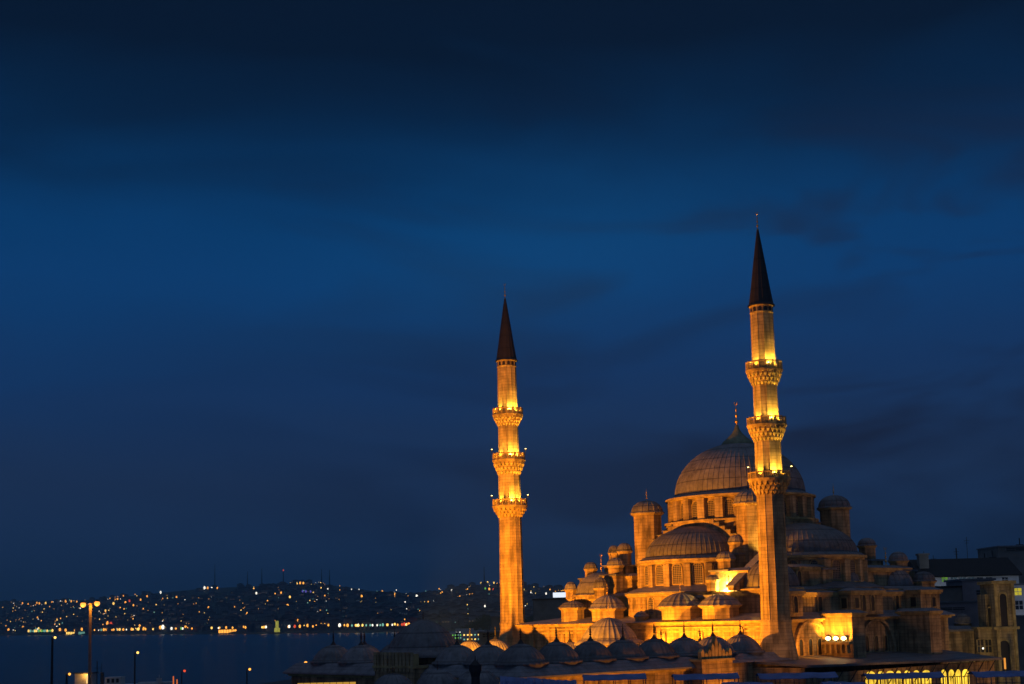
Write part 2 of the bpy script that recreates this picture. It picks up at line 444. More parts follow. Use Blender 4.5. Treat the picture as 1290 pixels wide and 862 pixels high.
def window_meshes(w, h, rect=False, fr=0.10, pane='lattice'):
    P = [(-w / 2, 0), (-w / 2, h), (w / 2, h), (w / 2, 0)] if rect else arch_poly(w, h)
    k = 1 + 2 * fr / w; kz = 1 + fr / h
    Q = [(x * k, -fr if z == 0 else z * kz) for x, z in P]
    f = MB(); n = len(P)
    vs = [(x, -0.12, z) for x, z in Q] + [(x, 0.10, z) for x, z in Q] + [(x, 0.10, z) for x, z in P] + [(x, -0.12, z) for x, z in P]
    fs = []
    for i in range(n):
        j = (i + 1) % n
        for a, b in ((0, n), (n, 2 * n), (2 * n, 3 * n)): fs.append([a + i, a + j, b + j, b + i])
    f.add(vs, fs)
    g = MB(); g.extrude(P, lambda a, b, d: (a, d, b), -0.1, 0.03)
    return f.mesh('window', 'stone_plain'), g.mesh('grille', pane)


WM = {'drum': window_meshes(1.15, 2.35), 'exedra': window_meshes(1.25, 2.6), 'low': window_meshes(0.9, 2.2), 'slit': window_meshes(0.75, 2.0, pane='dark'),
      'rect': window_meshes(0.85, 1.25, True, pane='dark'), 'door': window_meshes(1.1, 2.4, pane='dark')}


def window(kind, u, v, z, ang, parent, name='window'):
    """window whose outward normal points along ang (in the parent's plan)"""
    fm, gm = WM[kind]
    a = bpy.data.objects.new(name, fm); COL.objects.link(a); a.parent = parent
    a.location = (u, v, z - GZ); a.rotation_euler = (0, 0, ang - PI / 2)
    b = bpy.data.objects.new('grille', gm); COL.objects.link(b); b.parent = a
    return a


FIN = [(0.5, 0), (0.36, .03), (0.16, .08), (0.13, .16), (0.42, .20), (0.46, .24), (0.42, .28), (0.14, .32), (0.12, .40), (0.32, .44), (0.34, .47), (0.30, .50), (0.12, .54), (0.1, .62),
       (0.22, .66), (0.24, .68), (0.2, .71), (0.08, .75), (0.07, .84)]


def finial(mb, x, y, z, h, w=0.16, crescent=True):
    mb.round(x, y, [(r * h * w, z + q * h) for r, q in FIN] + [(0.01, z + h * (0.88 if crescent else 1.0))], 8)
    if crescent:
        r = 0.07 * h; pts = [(x + r * math.cos(a), y, z + 0.93 * h + r * math.sin(a)) for a in [R(-215 + i * 250 / 8 + 0) for i in range(9)]]
        mb.path(pts, 0.018 * h, 5)
    return mb

# ------------------------------------------------------------------ the setting: land, water, far hills
g = MB()
g.prism([(-900, -120), (1500, -120), (1500, 2600), (250, 2300), (90, 1800), (-18, 1330), (12, 950), (20, 700), (0, 560), (-45, 470), (-75, 310), (-900, 310)], -6, GZ)
tag(g.build('ground', 'asphalt'), 'dark paved city ground and quayside', None, None, 'structure')
w_ = MB(); w_.add([(-16000, -500, 0), (16000, -500, 0), (16000, 16000, 0), (-16000, 16000, 0)], [[0, 1, 2, 3]])
tag(w_.build('water', 'water'), 'dark blue strait at dusk', None, None, 'structure')

SKY = [(-400, 762), (-150, 760), (0, 757.5), (100, 757), (160, 752), (200, 747.5), (250, 742.5), (300, 740), (345, 738.5), (390, 735.5), (430, 740), (470, 746), (510, 748), (560, 743.5), (600, 738),
       (640, 739.5), (700, 743), (760, 750), (850, 756), (950, 758), (1100, 756), (1290, 752), (1700, 750)]
SHO = [(-400, 5600), (-150, 5000), (0, 4500), (100, 3700), (200, 3100), (300, 2650), (400, 2350), (520, 2150), (640, 2150), (800, 2350), (1000, 2700), (1700, 3300)]


def interp(T, x):
    if x <= T[0][0]: return T[0][1]
    for (a, b), (c_, d) in zip(T, T[1:]):
        if x <= c_: return b + (d - b) * (x - a) / (c_ - a)
    return T[-1][1]


def nz(x, y):
    return (math.sin(x * .0031 + 1.3) * math.cos(y * .0027 - .4) + .5 * math.sin(x * .0083 - y * .0061) + .3 * math.sin(x * .019 + y * .015 + 2) + .2 * math.sin(x * .043 - y * .037)) / 2


def hill_z(px, f):
    """height of the far shore along the bearing of photo column px; f=0 at the waterline, 1 at the ridge"""
    r0 = interp(SHO, px); rp = r0 + 2100
    hy = 778 + (645 - px) * math.tan(-ROLL)
    ridge = HC + (hy - interp(SKY, px)) / FPX * rp
    x = (px - 645) / FPX * (r0 + f * 2100); y = r0 + f * 2100
    if f <= 1:
        q = 3 + (ridge - 3) * (0.72 * f + 0.28 * f * f * (3 - 2 * f))
        q *= 1 + 0.22 * nz(x, y) * max(0.0, math.sin(PI * min(1, f))) ** 0.8
        return max(2.0, q), x, y
    return ridge * (1 - 0.25 * (f - 1)), x, y


hm = MB(); fs_ = [-0.02, 0.0, 0.01] + [0.03 + 0.97 * i / 26 for i in range(27)] + [1.15, 1.5, 2.2]
cols = list(range(-400, 1701, 12)); vs = []
for px in cols:
    for f in fs_:
        z, x, y = hill_z(px, max(0, f)) if f >= 0 else (-3, *hill_z(px, f)[1:])
        vs.append((x, y, z))
nf = len(fs_); faces = [[i * nf + j, (i + 1) * nf + j, (i + 1) * nf + j + 1, i * nf + j + 1] for i in range(len(cols) - 1) for j in range(nf - 1)]
hm.add(vs, faces, 0, True)
tag(hm.build('hills', 'hill'), 'dark wooded hills across the water', None, None, 'structure')

# ------------------------------------------------------------------ the mosque
mosque = thing('mosque', 'large floodlit stone mosque with a stepped cascade of lead domes', 'mosque', world(0, 0, GZ), TH)
DZ = (0, 0, -GZ)


def part(name, mb, mat): return mb.build(name, mat, mosque, DZ)


def cornice(mb, u0, u1, v0, v1, z, h=0.35, o=0.35):
    mb.box(u0 - o, u1 + o, v0 - o, v1 + o, z, z + h)
    mb.box(u0 - o * .5, u1 + o * .5, v0 - o * .5, v1 + o * .5, z - h * .6, z - 0.003)


def block(u0, u1, v0, v1, z0, z1, mat='stone', roof=True, o=0.35):
    """a stone block with a moulded cornice and a lead roof"""
    b = MB().box(u0, u1, v0, v1, z0, z1 - 0.36)
    w = part('wall', b, mat)
    c_ = MB(); cornice(c_, u0, u1, v0, v1, z1 - 0.35, 0.35, o); c_.build('cornice', 'stone_plain', w)
    if roof:
        r = MB().prism([(u0 - o - .1, v0 - o - .1), (u1 + o + .1, v0 - o - .1), (u1 + o + .1, v1 + o + .1), (u0 - o - .1, v1 + o + .1)], z1 + 0.003, z1 + 0.4,
                       [(u0 + .6, v0 + .6), (u1 - .6, v0 + .6), (u1 - .6, v1 - .6), (u0 + .6, v1 - .6)])
        part('roof', r, 'lead_roof')
    return w


def cupola(u, v, z0, zb, zt, r, n=8, fin=0.0, name='turret', mat='stone', ribs=12):
    """polygonal stone drum under a ribbed lead cap: z0 foot, zb foot of the dome, zt top"""
    b = MB().ngon(u, v, r * 0.97, z0, zb - 0.3, n)
    w = part(name, b, mat)
    MB().ngon(u, v, r * 1.06, zb - 0.30, zb - 0.16, n).ngon(u, v, r * 1.16, zb - 0.157, zb, n).build('cornice', 'stone_plain', w)
    d = MB(); d.dome(u, v, zb + 0.1, r * 1.0, zt - zb - 0.1, ribs, rib=0.05 * r, rings=7, flare=0.22 * min(1.0, r * .6), bell=(name == 'roof_dome'))
    dm = d.build('dome', 'lead', w)
    if fin: finial(MB(), u, v, zt - 0.05, fin, 0.14, False).build('finial', 'gold', dm)
    return w


# --- lower hall
part('wall', MB().box(-24.4, 19.6, -20.6, 19.8, GZ, 16.55), 'stone')
c_ = MB(); c_.box(-24.9, 19.95, -21.0, 20.2, 16.55, 16.75); c_.box(-25.2, 20.3, -21.35, 20.5, 16.753, 16.95); part('cornice', c_, 'stone_plain')
r_ = MB().prism([(-25.5, -21.7), (20.5, -21.7), (20.5, 20.7), (-25.5, 20.7)], 16.953, 17.85, [(-18.5, -16.8), (18.8, -16.8), (18.8, 18.5), (-18.5, 18.5)]); part('roof', r_, 'lead_roof')
for z in (16.1, 15.6):
    part('moulding', MB().box(-24.5, 19.66, -20.72 + (z == 15.6) * .06, -20.603, z, z + 0.2), 'stone_plain')
for k in range(7):                                                   # shallow piers and window niches of the entrance front
    u = -21.5 + k * 6.2
    part('pilaster', MB().box(u - .45, u + .45, -20.85, -20.604, GZ, 15.6), 'stone_fine')
for k in range(6): window('low', -18.4 + k * 6.2, -20.6, 12.2, -PI / 2, mosque)
# --- middle storey and its roof
block(-18.4, 18.4, -16.0, 18.2, 17.6, 20.6)
# small domes along the front roof
for px, zt, zb, vv, rr, f in ((721, 757, 766, -18.6, 1.75, 1.5), (765, 750, 767, -18.9, 2.35, 1.6), (857, 747, 764, -19.3, 2.7, 1.5), (906.5, 748.6, 763, -19.0, 2.45, 1.3), (808, 770, 777, -20.0, 0.9, 1.5)):
    u, z1 = PV(px, zt, vv); z0 = PV(px, zb, vv)[1]
    cupola(u, vv, 17.2, z0, z1, rr, 8, f, 'roof_dome', 'stone_fine', 20)

# --- corner domes
for (u, v, r, zb, zt) in ((-14, -14, 3.6, 20.85, 24.0), (14.7, -12.9, 3.6, 20.85, 24.3), (14, 14, 3.5, 20.8, 23.9), (-14, 14, 3.5, 20.8, 23.9)):
    w = part('dome_base', MB().ngon(u, v, r + 0.45, 20.3, zb - 0.2, 8), 'stone')
    MB().ngon(u, v, r + 0.7, zb - 0.197, zb, 8).build('cornice', 'stone_plain', w)
    d = MB().dome(u, v, zb + .05, r, zt - zb, 28, rib=0.07, flare=0.3); dm = d.build('dome', 'lead', w)
    finial(MB(), u, v, zt, 2.6, 0.15).build('finial', 'gold', dm)

# --- little capped turrets clustered around the corners
T = [  # px, top y, dome-foot y, body-foot y, plane, plane value, radius
    (744, 708, 717, 728, 'v', -9.5, .95), (719, 733, 743, 752, 'v', -16.5, .85), (756.5, 728, 741, 752, 'v', -17.4, 1.0), (773.5, 687, 697, 712, 'v', -10.6, .85),
    (786.5, 684, 695, 712, 'v', -11.6, 1.02), (775, 702.6, 713, 724, 'v', -14.2, 1.15), (927, 674, 683.5, 697, 'v', -11.2, 1.0), (914, 694.7, 704.5, 718, 'v', -14.0, 1.15),
    (897.5, 724, 731, 742, 'v', -16.4, .85), (996, 681, 690, 712, 'u', 12.2, .9), (1032, 694, 705, 716, 'u', 16.0, 1.15), (1067.5, 718.6, 732.5, 745, 'u', 17.2, 1.4),
    (1091.5, 677.6, 688, 705, 'u', 11.2, 1.2), (1131, 695, 707, 718, 'u', 14.6, 1.25), (1163, 720, 732.7, 745, 'u', 17.4, 1.5)]
for px, yt, yb, yf, ax, q, r in T:
    if ax == 'v': u, zt = PV(px, yt, q); zb = PV(px, yb, q)[1]; zf = PV(px, yf, q)[1]; v = q
    else: v, zt = PU(px, yt, q); zb = PU(px, yb, q)[1]; zf = PU(px, yf, q)[1]; u = q
    cupola(u, v, zf - 0.3, zb, zt, r)
    if zf > 21.3:                                                     # square pedestal down to the roof
        part('pedestal', MB().box(u - r * 1.25, u + r * 1.25, v - r * 1.25, v + r * 1.25, 20.5, zf - 0.25), 'stone')
        part('pedestal_cap', MB().box(u - r * 1.45, u + r * 1.45, v - r * 1.45, v + r * 1.45, zf - 0.247, zf - 0.02), 'lead_roof')

# --- central pile: piers, stepped great arches, drum, dome
part('pier_block', MB().ngon(0, 0, 10.55, 20.0, 30.0, 16), 'stone')
steps = [(3.6, 30.45)]
while steps[-1][0] < 9.0: steps.append((steps[-1][0] + .95, steps[-1][1] - 0.56))
poly = []
for k, (q, z) in enumerate(steps):
    z0 = steps[k - 1][1] if k else z
    poly += ([(q if k == 0 else steps[k - 1][0], z)] if k else []) + [(q, z)]
right = [(3.6, 30.45)]
for k in range(1, len(steps)): right += [(steps[k - 1][0], steps[k][1]), (steps[k][0], steps[k][1])]
right += [(steps[-1][0], 20.0)]
outline = right + [(-a, z) for a, z in reversed(right)]
for fn in (lambda a, b, d: (a, -d, b), lambda a, b, d: (a, d, b), lambda a, b, d: (d, a, b), lambda a, b, d: (-d, a, b)):
    w = part('great_arch', MB().extrude(outline, fn, 7.2, 10.25), 'stone')
    for k in range(1, len(steps)):
        for sg in (-1, 1):
            a0, a1 = sg * steps[k - 1][0], sg * (steps[k][0] + .12)
            P4 = [fn(min(a0, a1), 0, 7.25), fn(max(a0, a1), 0, 7.25), fn(max(a0, a1), 0, 10.4), fn(min(a0, a1), 0, 10.4)]
            MB().prism([(p[0], p[1]) for p in P4], steps[k][1] + .004, steps[k][1] + .1).build('step_capping', 'lead_roof', w)
drum = part('drum', MB().ngon(0, 0, 9.5, 30.0, 33.7, 48), 'stone')
MB().ngon(0, 0, 10.5, 29.95, 30.25, 48).ngon(0, 0, 10.75, 30.253, 30.5, 48).build('cornice', 'stone_plain', drum)
MB().ngon(0, 0, 10.1, 33.45, 33.62, 48).ngon(0, 0, 10.5, 33.623, 33.85, 48).build('cornice', 'stone_plain', drum)
for k in range(24):
    a = 2 * PI * (k + .5) / 24; ca, sa = math.cos(a), math.sin(a)
    b = MB().prism([(9.3 * ca + .62 * sa, 9.3 * sa - .62 * ca), (10.2 * ca + .55 * sa, 10.2 * sa - .55 * ca), (10.2 * ca - .55 * sa, 10.2 * sa + .55 * ca), (9.3 * ca - .62 * sa, 9.3 * sa + .62 * ca)], 30.503, 33.445)
    part('drum_buttress', b, 'stone_fine')
    a = 2 * PI * k / 24
    window('drum', 9.5 * math.cos(a), 9.5 * math.sin(a), 30.75, a, mosque)
d = MB().dome(0, 0, 33.95, 9.05, 7.75, 72, rib=0.07, rings=18, flare=0.75)
main = part('main_dome', d, 'lead')
MB().round(0, 0, [(2.45, 41.15), (2.35, 41.5), (2.0, 41.95), (1.35, 42.5), (0.75, 43.1), (0.38, 43.7), (0.22, 44.3), (0.01, 44.4)], 24).build('dome_cap', 'patina', main)
finial(MB(), 0, 0, 43.9, 3.8, 0.16).build('finial', 'gold', main)

# --- half domes with their windowed exedrae on the four sides
for (uu, vv, ang, r, ax) in ((0, -9.5, -PI / 2, 7.05, 1), (9.8, 0, 0, 7.6, 1.07), (0, 9.5, PI / 2, 7.05, 1), (-9.5, 0, PI, 7.05, 1)):
    a0, a1 = ang - PI / 2, ang + PI / 2
    angs = [a0 + (a1 - a0) * i / 36 for i in range(37)]
    d = MB().dome(uu, vv, 25.15, r, 4.6, 34, a0 - .05, a1 + .05, 0.07, 11, 0.95); hd = part('half_dome', d, 'lead')
    w = MB().rev(uu, vv, [(7.75 * ax, 21.4), (7.75 * ax, 24.75)], angs, 0, False, False); ex = part('exedra_wall', w, 'stone')
    MB().rev(uu, vv, [(7.75 * ax, 24.45), (8.0 * ax, 24.5), (8.0 * ax, 24.75), (8.3 * ax, 24.8), (8.3 * ax, 25.08), (6.9 * ax, 25.1)], angs, 0, False, False).build('cornice', 'stone_plain', ex)
    part('skirt_roof', MB().rev(uu, vv, [(10.15 * ax, 20.72), (10.15 * ax, 20.84), (7.6 * ax, 21.75)], angs, 0, False, False), 'lead_roof')
    lw = part('exedra_wall', MB().rev(uu, vv, [(9.65 * ax, 17.3), (9.65 * ax, 20.5)], angs, 0, False, False), 'stone')
    MB().rev(uu, vv, [(9.65 * ax, 20.2), (9.85 * ax, 20.3), (9.85 * ax, 20.45), (10.05 * ax, 20.5), (10.05 * ax, 20.7), (9.0 * ax, 20.71)], angs, 0, False, False).build('cornice', 'stone_plain', lw)
    for k in range(9):
        a = a0 + (a1 - a0) * (k + .5) / 9
        window('exedra', uu + 7.75 * ax * math.cos(a), vv + 7.75 * ax * math.sin(a), 21.85, a, mosque)
        if k % 2 == 0: window('low', uu + 9.65 * ax * math.cos(a), vv + 9.65 * ax * math.sin(a), 17.95, a, mosque)
    for k in range(10):
        a = a0 + (a1 - a0) * k / 9; ca, sa = math.cos(a), math.sin(a); q0, q1 = 7.6 * ax, 8.25 * ax
        part('exedra_buttress', MB().prism([(uu + q0 * ca + .5 * sa, vv + q0 * sa - .5 * ca), (uu + q1 * ca + .45 * sa, vv + q1 * sa - .45 * ca), (uu + q1 * ca - .45 * sa, vv + q1 * sa + .45 * ca), (uu + q0 * ca - .5 * sa, vv + q0 * sa + .5 * ca)], 21.3, 24.44), 'stone_fine')

# --- four big octagonal weight turrets
for su, sv in ((-1, -1), (1, 1), (1, -1), (-1, 1)):
    z = 32.1
    cupola(9.25 * su, 9.25 * sv, 20.3, z, z + 1.85, 2.14, 8, 1.75, 'weight_turret', 'stone', 16)
    part('buttress_wall', MB().box(*sorted((8.2 * su, 10.6 * su)), *sorted((8.2 * sv, 10.6 * sv)), 20.4, 25.6), 'stone')

# --- flanking blocks of the half domes
for b in ((12.2, 17.0, -9.9, -1.2, 20.5, 23.5), (11.6, 16.0, 6.2, 16.6, 20.5, 23.5), (-13.2, -8.7, -13.4, -9.0, 20.5, 23.3), (9.0, 13.0, -15.2, -10.4, 20.5, 23.2), (-16, -11.6, 5, 16, 20.5, 23.3)):
    block(*b)
for k in range(6):                                                    # little stair up the left shoulder of the half dome
    part('stair_block', MB().box(-10.6 + k * .48, -9.0 + k * .25, -13.3 + k * .4, -12.3 + k * .4, 20.6, 21.2 + k * .62), 'stone')
# lead ramp and flying buttress by the near corner dome
b = MB().extrude([(-18.0, 20.7), (-18.0, 21.0), (-11.2, 25.2), (-10.4, 25.2), (-10.4, 20.7)], lambda a, z, d: (d, a, z), 12.0, 12.9); part('ramp_buttress', b, 'stone')
b = MB().extrude([(-18.2, 21.02), (-18.2, 21.3), (-11.3, 25.55), (-10.2, 25.55), (-10.2, 25.22), (-11.2, 25.22)], lambda a, z, d: (d, a, z), 11.8, 13.1); part('ramp_roof', b, 'lead_roof')
part('wall', MB().box(7.0, 9.3, -17.8, -16.03, 17.4, 19.9), 'stone')
part('roof', MB().prism([(6.8, -18.1), (9.5, -18.1), (9.5, -16.05), (6.8, -16.05)], 19.903, 20.25), 'lead_roof')

# --- side front: middle storey bays, windows, arches, two buttress towers
SU = 19.0


def vs_(px, u, y=760): return PU(px, y, u)[0]


for (pa, pb, u1) in ((990, 1011, 20.6), (1072, 1112, 20.9), (1160, 1184, 21.4)):
    va, vb = vs_(pa, u1), vs_(pb, u1)
    block(18.2, u1, va, vb, 17.3, 20.35)
block(18.2, 18.95, -16.5, 16.0, 17.3, 20.2)
window('slit', 20.6, vs_(1002, 20.6), 17.75, 0, mosque)
window('slit', SU, vs_(1033, SU), 17.9, 0, mosque); window('slit', SU, vs_(1048, SU) + 3, 17.9, 0, mosque)
for px in (1088, 1099): window('slit', 20.9, vs_(px, 20.9), 17.75, 0, mosque)
window('rect', 20.9, vs_(1079, 20.9), 18.15, 0, mosque)
window('rect', 19.9, vs_(1072, 20.9), 18.15, -PI / 2, mosque); window('rect', 20.3, vs_(1160, 21.4), 18.15, -PI / 2, mosque)
window('slit', SU, vs_(1130, SU), 17.8, 0, mosque); window('rect', 21.4, vs_(1176, 21.4), 18.1, 0, mosque)
window('slit', 17.0, PU(1007, 735, 17)[0], 21.0, 0, mosque)
# buttress towers
tw = []
for (pc, u1, dv) in ((1074, 24.2, 2.7), (1172, 24.6, 2.6)):
    v0 = PU(pc, 800, u1)[0]
    t_ = part('buttress_tower', MB().box(19.61, u1, v0, v0 + dv, GZ, 17.25), 'stone')
    c_ = MB(); cornice(c_, 19.95, u1, v0, v0 + dv, 17.25, .3, .3); c_.build('cornice', 'stone_plain', t_)
    part('roof', MB().prism([(19.7, v0 - .4), (u1 + .4, v0 - .4), (u1 + .4, v0 + dv + .4), (19.7, v0 + dv + .4)], 17.553, 17.95, [(19.7, v0 + .5), (u1 - .6, v0 + .5), (u1 - .6, v0 + dv - .5), (19.7, v0 + dv - .5)]), 'lead_roof')
    tw.append((u1, v0, dv))
# ledge carrying the three lamps on the lit tower
u1, v0, dv = tw[0]
part('ledge', MB().box(20.0, u1 - .1, v0 - 0.7, v0 - .003, 13.75, 14.05), 'stone_plain')
for k in range(5): part('ledge_bracket', MB().box(20.4 + k * .78, 20.62 + k * .78, v0 - .6, v0 - .004, 12.7, 13.745), 'stone_plain')
# blind pointed arches with doors along the lower side wall


def blind_arch(vc, w, h, z0, n):
    P = arch_poly(w, h, None, 8); Q = [(x * 1.16, z * 1.07 if z else 0) for x, z in P]; m = len(P)
    f = MB(); X = lambda p, d: (19.6 + d, vc + p[0], z0 + p[1])
    vs2 = [X(p, 0) for p in Q] + [X(p, .45) for p in Q] + [X(p, .45) for p in P] + [X(p, 0) for p in P]
    f.add(vs2, [[a + i, a + (i + 1) % m, b2 + (i + 1) % m, b2 + i] for a, b2 in ((0, m), (m, 2 * m), (2 * m, 3 * m)) for i in range(m - 1)])
    part('blind_arch', f, 'stone_fine')
    for k in range(n): window('slit', 19.6, vc + (k - (n - 1) / 2) * w / (n + .3), z0 + .1, 0, mosque)


blind_arch(PU(1020, 800, 19.6)[0], 6.2, 4.1, 12.4, 3)
blind_arch(PU(1103, 800, 19.6)[0], 7.0, 4.0, 12.4, 3)
blind_arch(PU(1133, 800, 19.6)[0] + .6, 3.0, 3.0, 12.4, 1)
# --- side gallery: sloped lead roof over a lit arcade
gr = MB(); gr.add([(19.6, -27.5, 12.55), (19.6, 17.0, 12.3), (31.6, 12.6, 11.35), (31.6, -28.9, 12.05), (19.6, -27.5, 12.3), (19.6, 17.0, 12.05), (31.6, 12.6, 11.1), (31.6, -28.9, 11.8)],
                  [[0, 1, 2, 3], [4, 7, 6, 5], [0, 3, 7, 4], [3, 2, 6, 7], [2, 1, 5, 6], [1, 0, 4, 5]])
part('gallery_roof', gr, 'lead_roof')
part('gallery_wall', MB().box(30.2, 30.7, -28.0, 11.8, GZ, 11.0), 'stone')
part('gallery_wall', MB().box(19.8, 30.18, -28.0, -27.4, GZ, 11.7), 'stone')
GW = [(1090, 1103), (1106, 1113), (1115, 1127), (1129, 1135), (1138.5, 1147), (1150, 1158.5), (1161, 1172.5), (1185, 1192), (1195, 1202), (1203.5, 1210), (1212, 1220.5)]
for a, b in GW:
    va, vb = PU(a, 850, 30.7)[0], PU(b, 850, 30.7)[0]; w = vb - va
    P = arch_poly(w, 3.4, 2.7 if w > 1.2 else 2.95)
    vc = (va + vb) / 2; z0 = 7.4 - (vc + 15) * .03
    o = part('gallery_window', MB().extrude(P, lambda x, z, d: (30.7 + d, vc + x, z0 + z), -0.1, 0.03), 'e_window')
    f = MB()
    for x in (-w * .25, w * .25): f.box(30.73, 30.78, vc + x - .035, vc + x + .035, z0, z0 + 2.6)
    f.box(30.734, 30.786, vc - w / 2, vc + w / 2, z0 + 1.25, z0 + 1.36); f.box(30.732, 30.784, vc - w / 2, vc + w / 2, z0 + 2.5, z0 + 2.6)
    f.build('window_bars', 'iron', o)
for k in range(14):
    v = -26 + k * 2.75; part('roof_strut', MB().tube((30.75, v, 9.2), (31.45, v + 1.2, 11.2), .06), 'iron')

# ------------------------------------------------------------------ minarets
RS = (21.1, -20.4); LS = (-25.8, -20.4)


def muqarnas(mb, r0, r1, z0, z1, n=22, tiers=3):
    """stalactite corbelling between the shaft (r0,z0) and the balcony floor (r1,z1): tiers of hanging niches"""
    H = (z1 - z0) / tiers
    for q in range(tiers):
        za, zb = z0 + H * q - H * .42, z0 + H * (q + 1)
        ra = r0 + (r1 - r0) * q / tiers; rb = r0 + (r1 - r0) * (q + 1) / tiers
        for i in range(n):
            a = 2 * PI * (i + .5 * (q % 2)) / n; h = PI / n
            P = lambda r, d, z: (r * math.cos(a + d), r * math.sin(a + d), z)
            w = h * .72
            f_ = [P(rb * .985, -w, zb), P(rb * .985, w, zb), P(rb * .98, w, za + H * .75), P((ra + rb) / 2 * 1.0, w * .62, za + H * .38), P(ra * 1.0, 0, za), P((ra + rb) / 2 * 1.0, -w * .62, za + H * .38), P(rb * .98, -w, za + H * .75)]
            b_ = [P(ra * .82, -w, zb), P(ra * .82, w, zb), P(ra * .82, w, za + H * .75), P(ra * .82, w * .62, za + H * .38), P(ra * .82, 0, za), P(ra * .82, -w * .62, za + H * .38), P(ra * .82, -w, za + H * .75)]
            m = len(f_); mb.add(f_ + b_, [[k, (k + 1) % m, m + (k + 1) % m, m + k] for k in range(m)] + [list(range(m)), list(range(2 * m - 1, m - 1, -1))])
        mb.ngon(0, 0, ra * .90, z0 + H * q - .02, zb - .01, n)
        mb.ngon(0, 0, rb, zb - .09, zb - .003, n)


def minaret(us, ys, name, label):
    """ys: photo rows of finial top, spire tip, spire foot, three x (rail top, floor, corbel foot), base top"""
    px0 = ys['x']; Zy = lambda y: ZC(px0(y), y, *us)
    root = thing(name, label, 'minaret', world(us[0], us[1], GZ), TH)
    P = lambda n, mb, mat, par=None: mb.build(n, mat, par or root, (0, 0, 0) if par else DZ)
    zt, zs = Zy(ys['tip']), Zy(ys['foot']); bal = [(Zy(a), Zy(b), Zy(c)) for a, b, c in ys['bal']]
    zb = Zy(ys['base'])
    NS = 12
    shaft_r = [1.36, 1.42, 1.54, 1.60]
    zl = [zs, bal[0][1], bal[1][1], bal[2][1], zb]
    for k in range(4):
        top = zl[k] if k == 0 else bal[k - 1][2] + .1; bot = zl[k + 1]
        r1 = shaft_r[k]; r0 = r1 + (.12 if k == 3 else .03)
        mb = MB().ngon(0, 0, r0, bot, top - .003, NS, r1)
        for i in range(NS):                                          # slender round rib on every arris
            a = PI / NS + 2 * PI * i / NS
            mb.tube((r0 * math.cos(a), r0 * math.sin(a), bot), (r1 * math.cos(a), r1 * math.sin(a), top), .035)
        P('shaft', mb, 'stone_fine')
    for (zr, zf, zc), r, rs0 in zip(bal, (2.2, 2.36, 2.52), shaft_r[1:]):
        b = MB(); muqarnas(b, rs0 + .05, r * .97, zc, zf - .16); bo = P('balcony', b, 'stone_plain')
        P('balcony_floor', MB().ngon(0, 0, r, zf - .157, zf, 24).ngon(0, 0, r * 1.03, zf + .003, zf + .13, 24), 'stone_plain', bo)
        rail = MB(); nb = 16
        for i in range(nb):
            a = 2 * PI * i / nb; a2 = 2 * PI * (i + 1) / nb
            pa, pb = Vector((r * .97 * math.cos(a), r * .97 * math.sin(a), 0)), Vector((r * .97 * math.cos(a2), r * .97 * math.sin(a2), 0))
            Z = lambda z: Vector((0, 0, z))
            rail.tube(pa + Z(zf + .1), pa + Z(zr + .1), .09, None, 6)
            rail.tube(pa + Z(zr - .04), pb + Z(zr - .04), .085, None, 6); rail.tube(pa + Z(zf + .2), pb + Z(zf + .2), .07, None, 6)
            mid = (zf + zr) / 2 + .1
            for q in range(1, 4):
                u0 = pa.lerp(pb, q / 4); rail.tube(u0 + Z(zf + .24), u0 + Z(zr - .07), .045, None, 5)
        P('parapet', rail, 'stone_plain', bo)
        fm, gm = WM['door']; q = bpy.data.objects.new('door', gm); COL.objects.link(q); q.parent = root
        a = R(100); rr_ = shaft_r[0] + .02; q.location = (rr_ * math.cos(a), rr_ * math.sin(a), zf - GZ + .15); q.rotation_euler = (0, 0, a - PI / 2); q.scale = (.8, 1, .8)
    # little dark openings ringed under the spire
    k = MB().ngon(0, 0, 1.44, zs - .95, zs - .8, NS).ngon(0, 0, 1.50, zs - .12, zs - .003, NS); P('string_course', k, 'stone_plain')
    for i in range(NS):
        a = 2 * PI * i / NS; rr_ = 1.36 * math.cos(PI / NS) + .02; ca, sa = math.cos(a), math.sin(a)
        X = lambda x, z, d: ((rr_ + d) * ca - x * sa, (rr_ + d) * sa + x * ca, z + zs - .75)
        P('opening', MB().extrude(arch_poly(.4, .55), X, -.05, .02), 'dark')
    h = zt - zs
    sp = MB().rev(0, 0, [(1.62, zs - .02), (1.62, zs + .06), (1.45, zs + .25), (1.12, zs + h * .25), (.80, zs + h * .5), (.44, zs + h * .76), (.10, zt), (.01, zt + .02)],
                  [2 * PI * (i + q) / 16 for i in range(16) for q in (0, .16)], 0, False, True, lambda k_, r: r * (1.035 if k_ % 2 else 1.0))
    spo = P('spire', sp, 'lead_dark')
    P('finial', finial(MB(), 0, 0, zt - .15, Zy(ys['fin']) - zt + .15, .13), 'gold', spo)
    # moulded ring and flaring transition down to the square-set foot
    ft = MB().ngon(0, 0, 1.92, zb - .12, zb + .18, NS).ngon(0, 0, 1.84, zb - 1.0, zb - .123, NS)
    ft.ngon(0, 0, 2.95, 10.2, zb - 1.003, NS, 1.84).ngon(0, 0, 3.0, GZ, 10.197, NS)
    P('base', ft, 'stone_fine')
    return bal


BR = minaret(RS, dict(x=lambda y: 953.5 + (y - 270) * 24 / 512, fin=267, tip=288.6, foot=386, bal=((457, 468, 485), (527, 537, 555), (595.5, 605, 622)), base=783),
             'minaret', 'taller nearer minaret with a dark pointed spire, standing before the main dome')
BL = minaret(LS, dict(x=lambda y: 635.5 + (y - 358) * 10.5 / 432, fin=357, tip=375.5, foot=455, bal=((515.4, 524, 536), (572, 581, 597), (630, 638.7, 651)), base=786),
             'minaret', 'farther minaret standing alone against the sky beside the water')

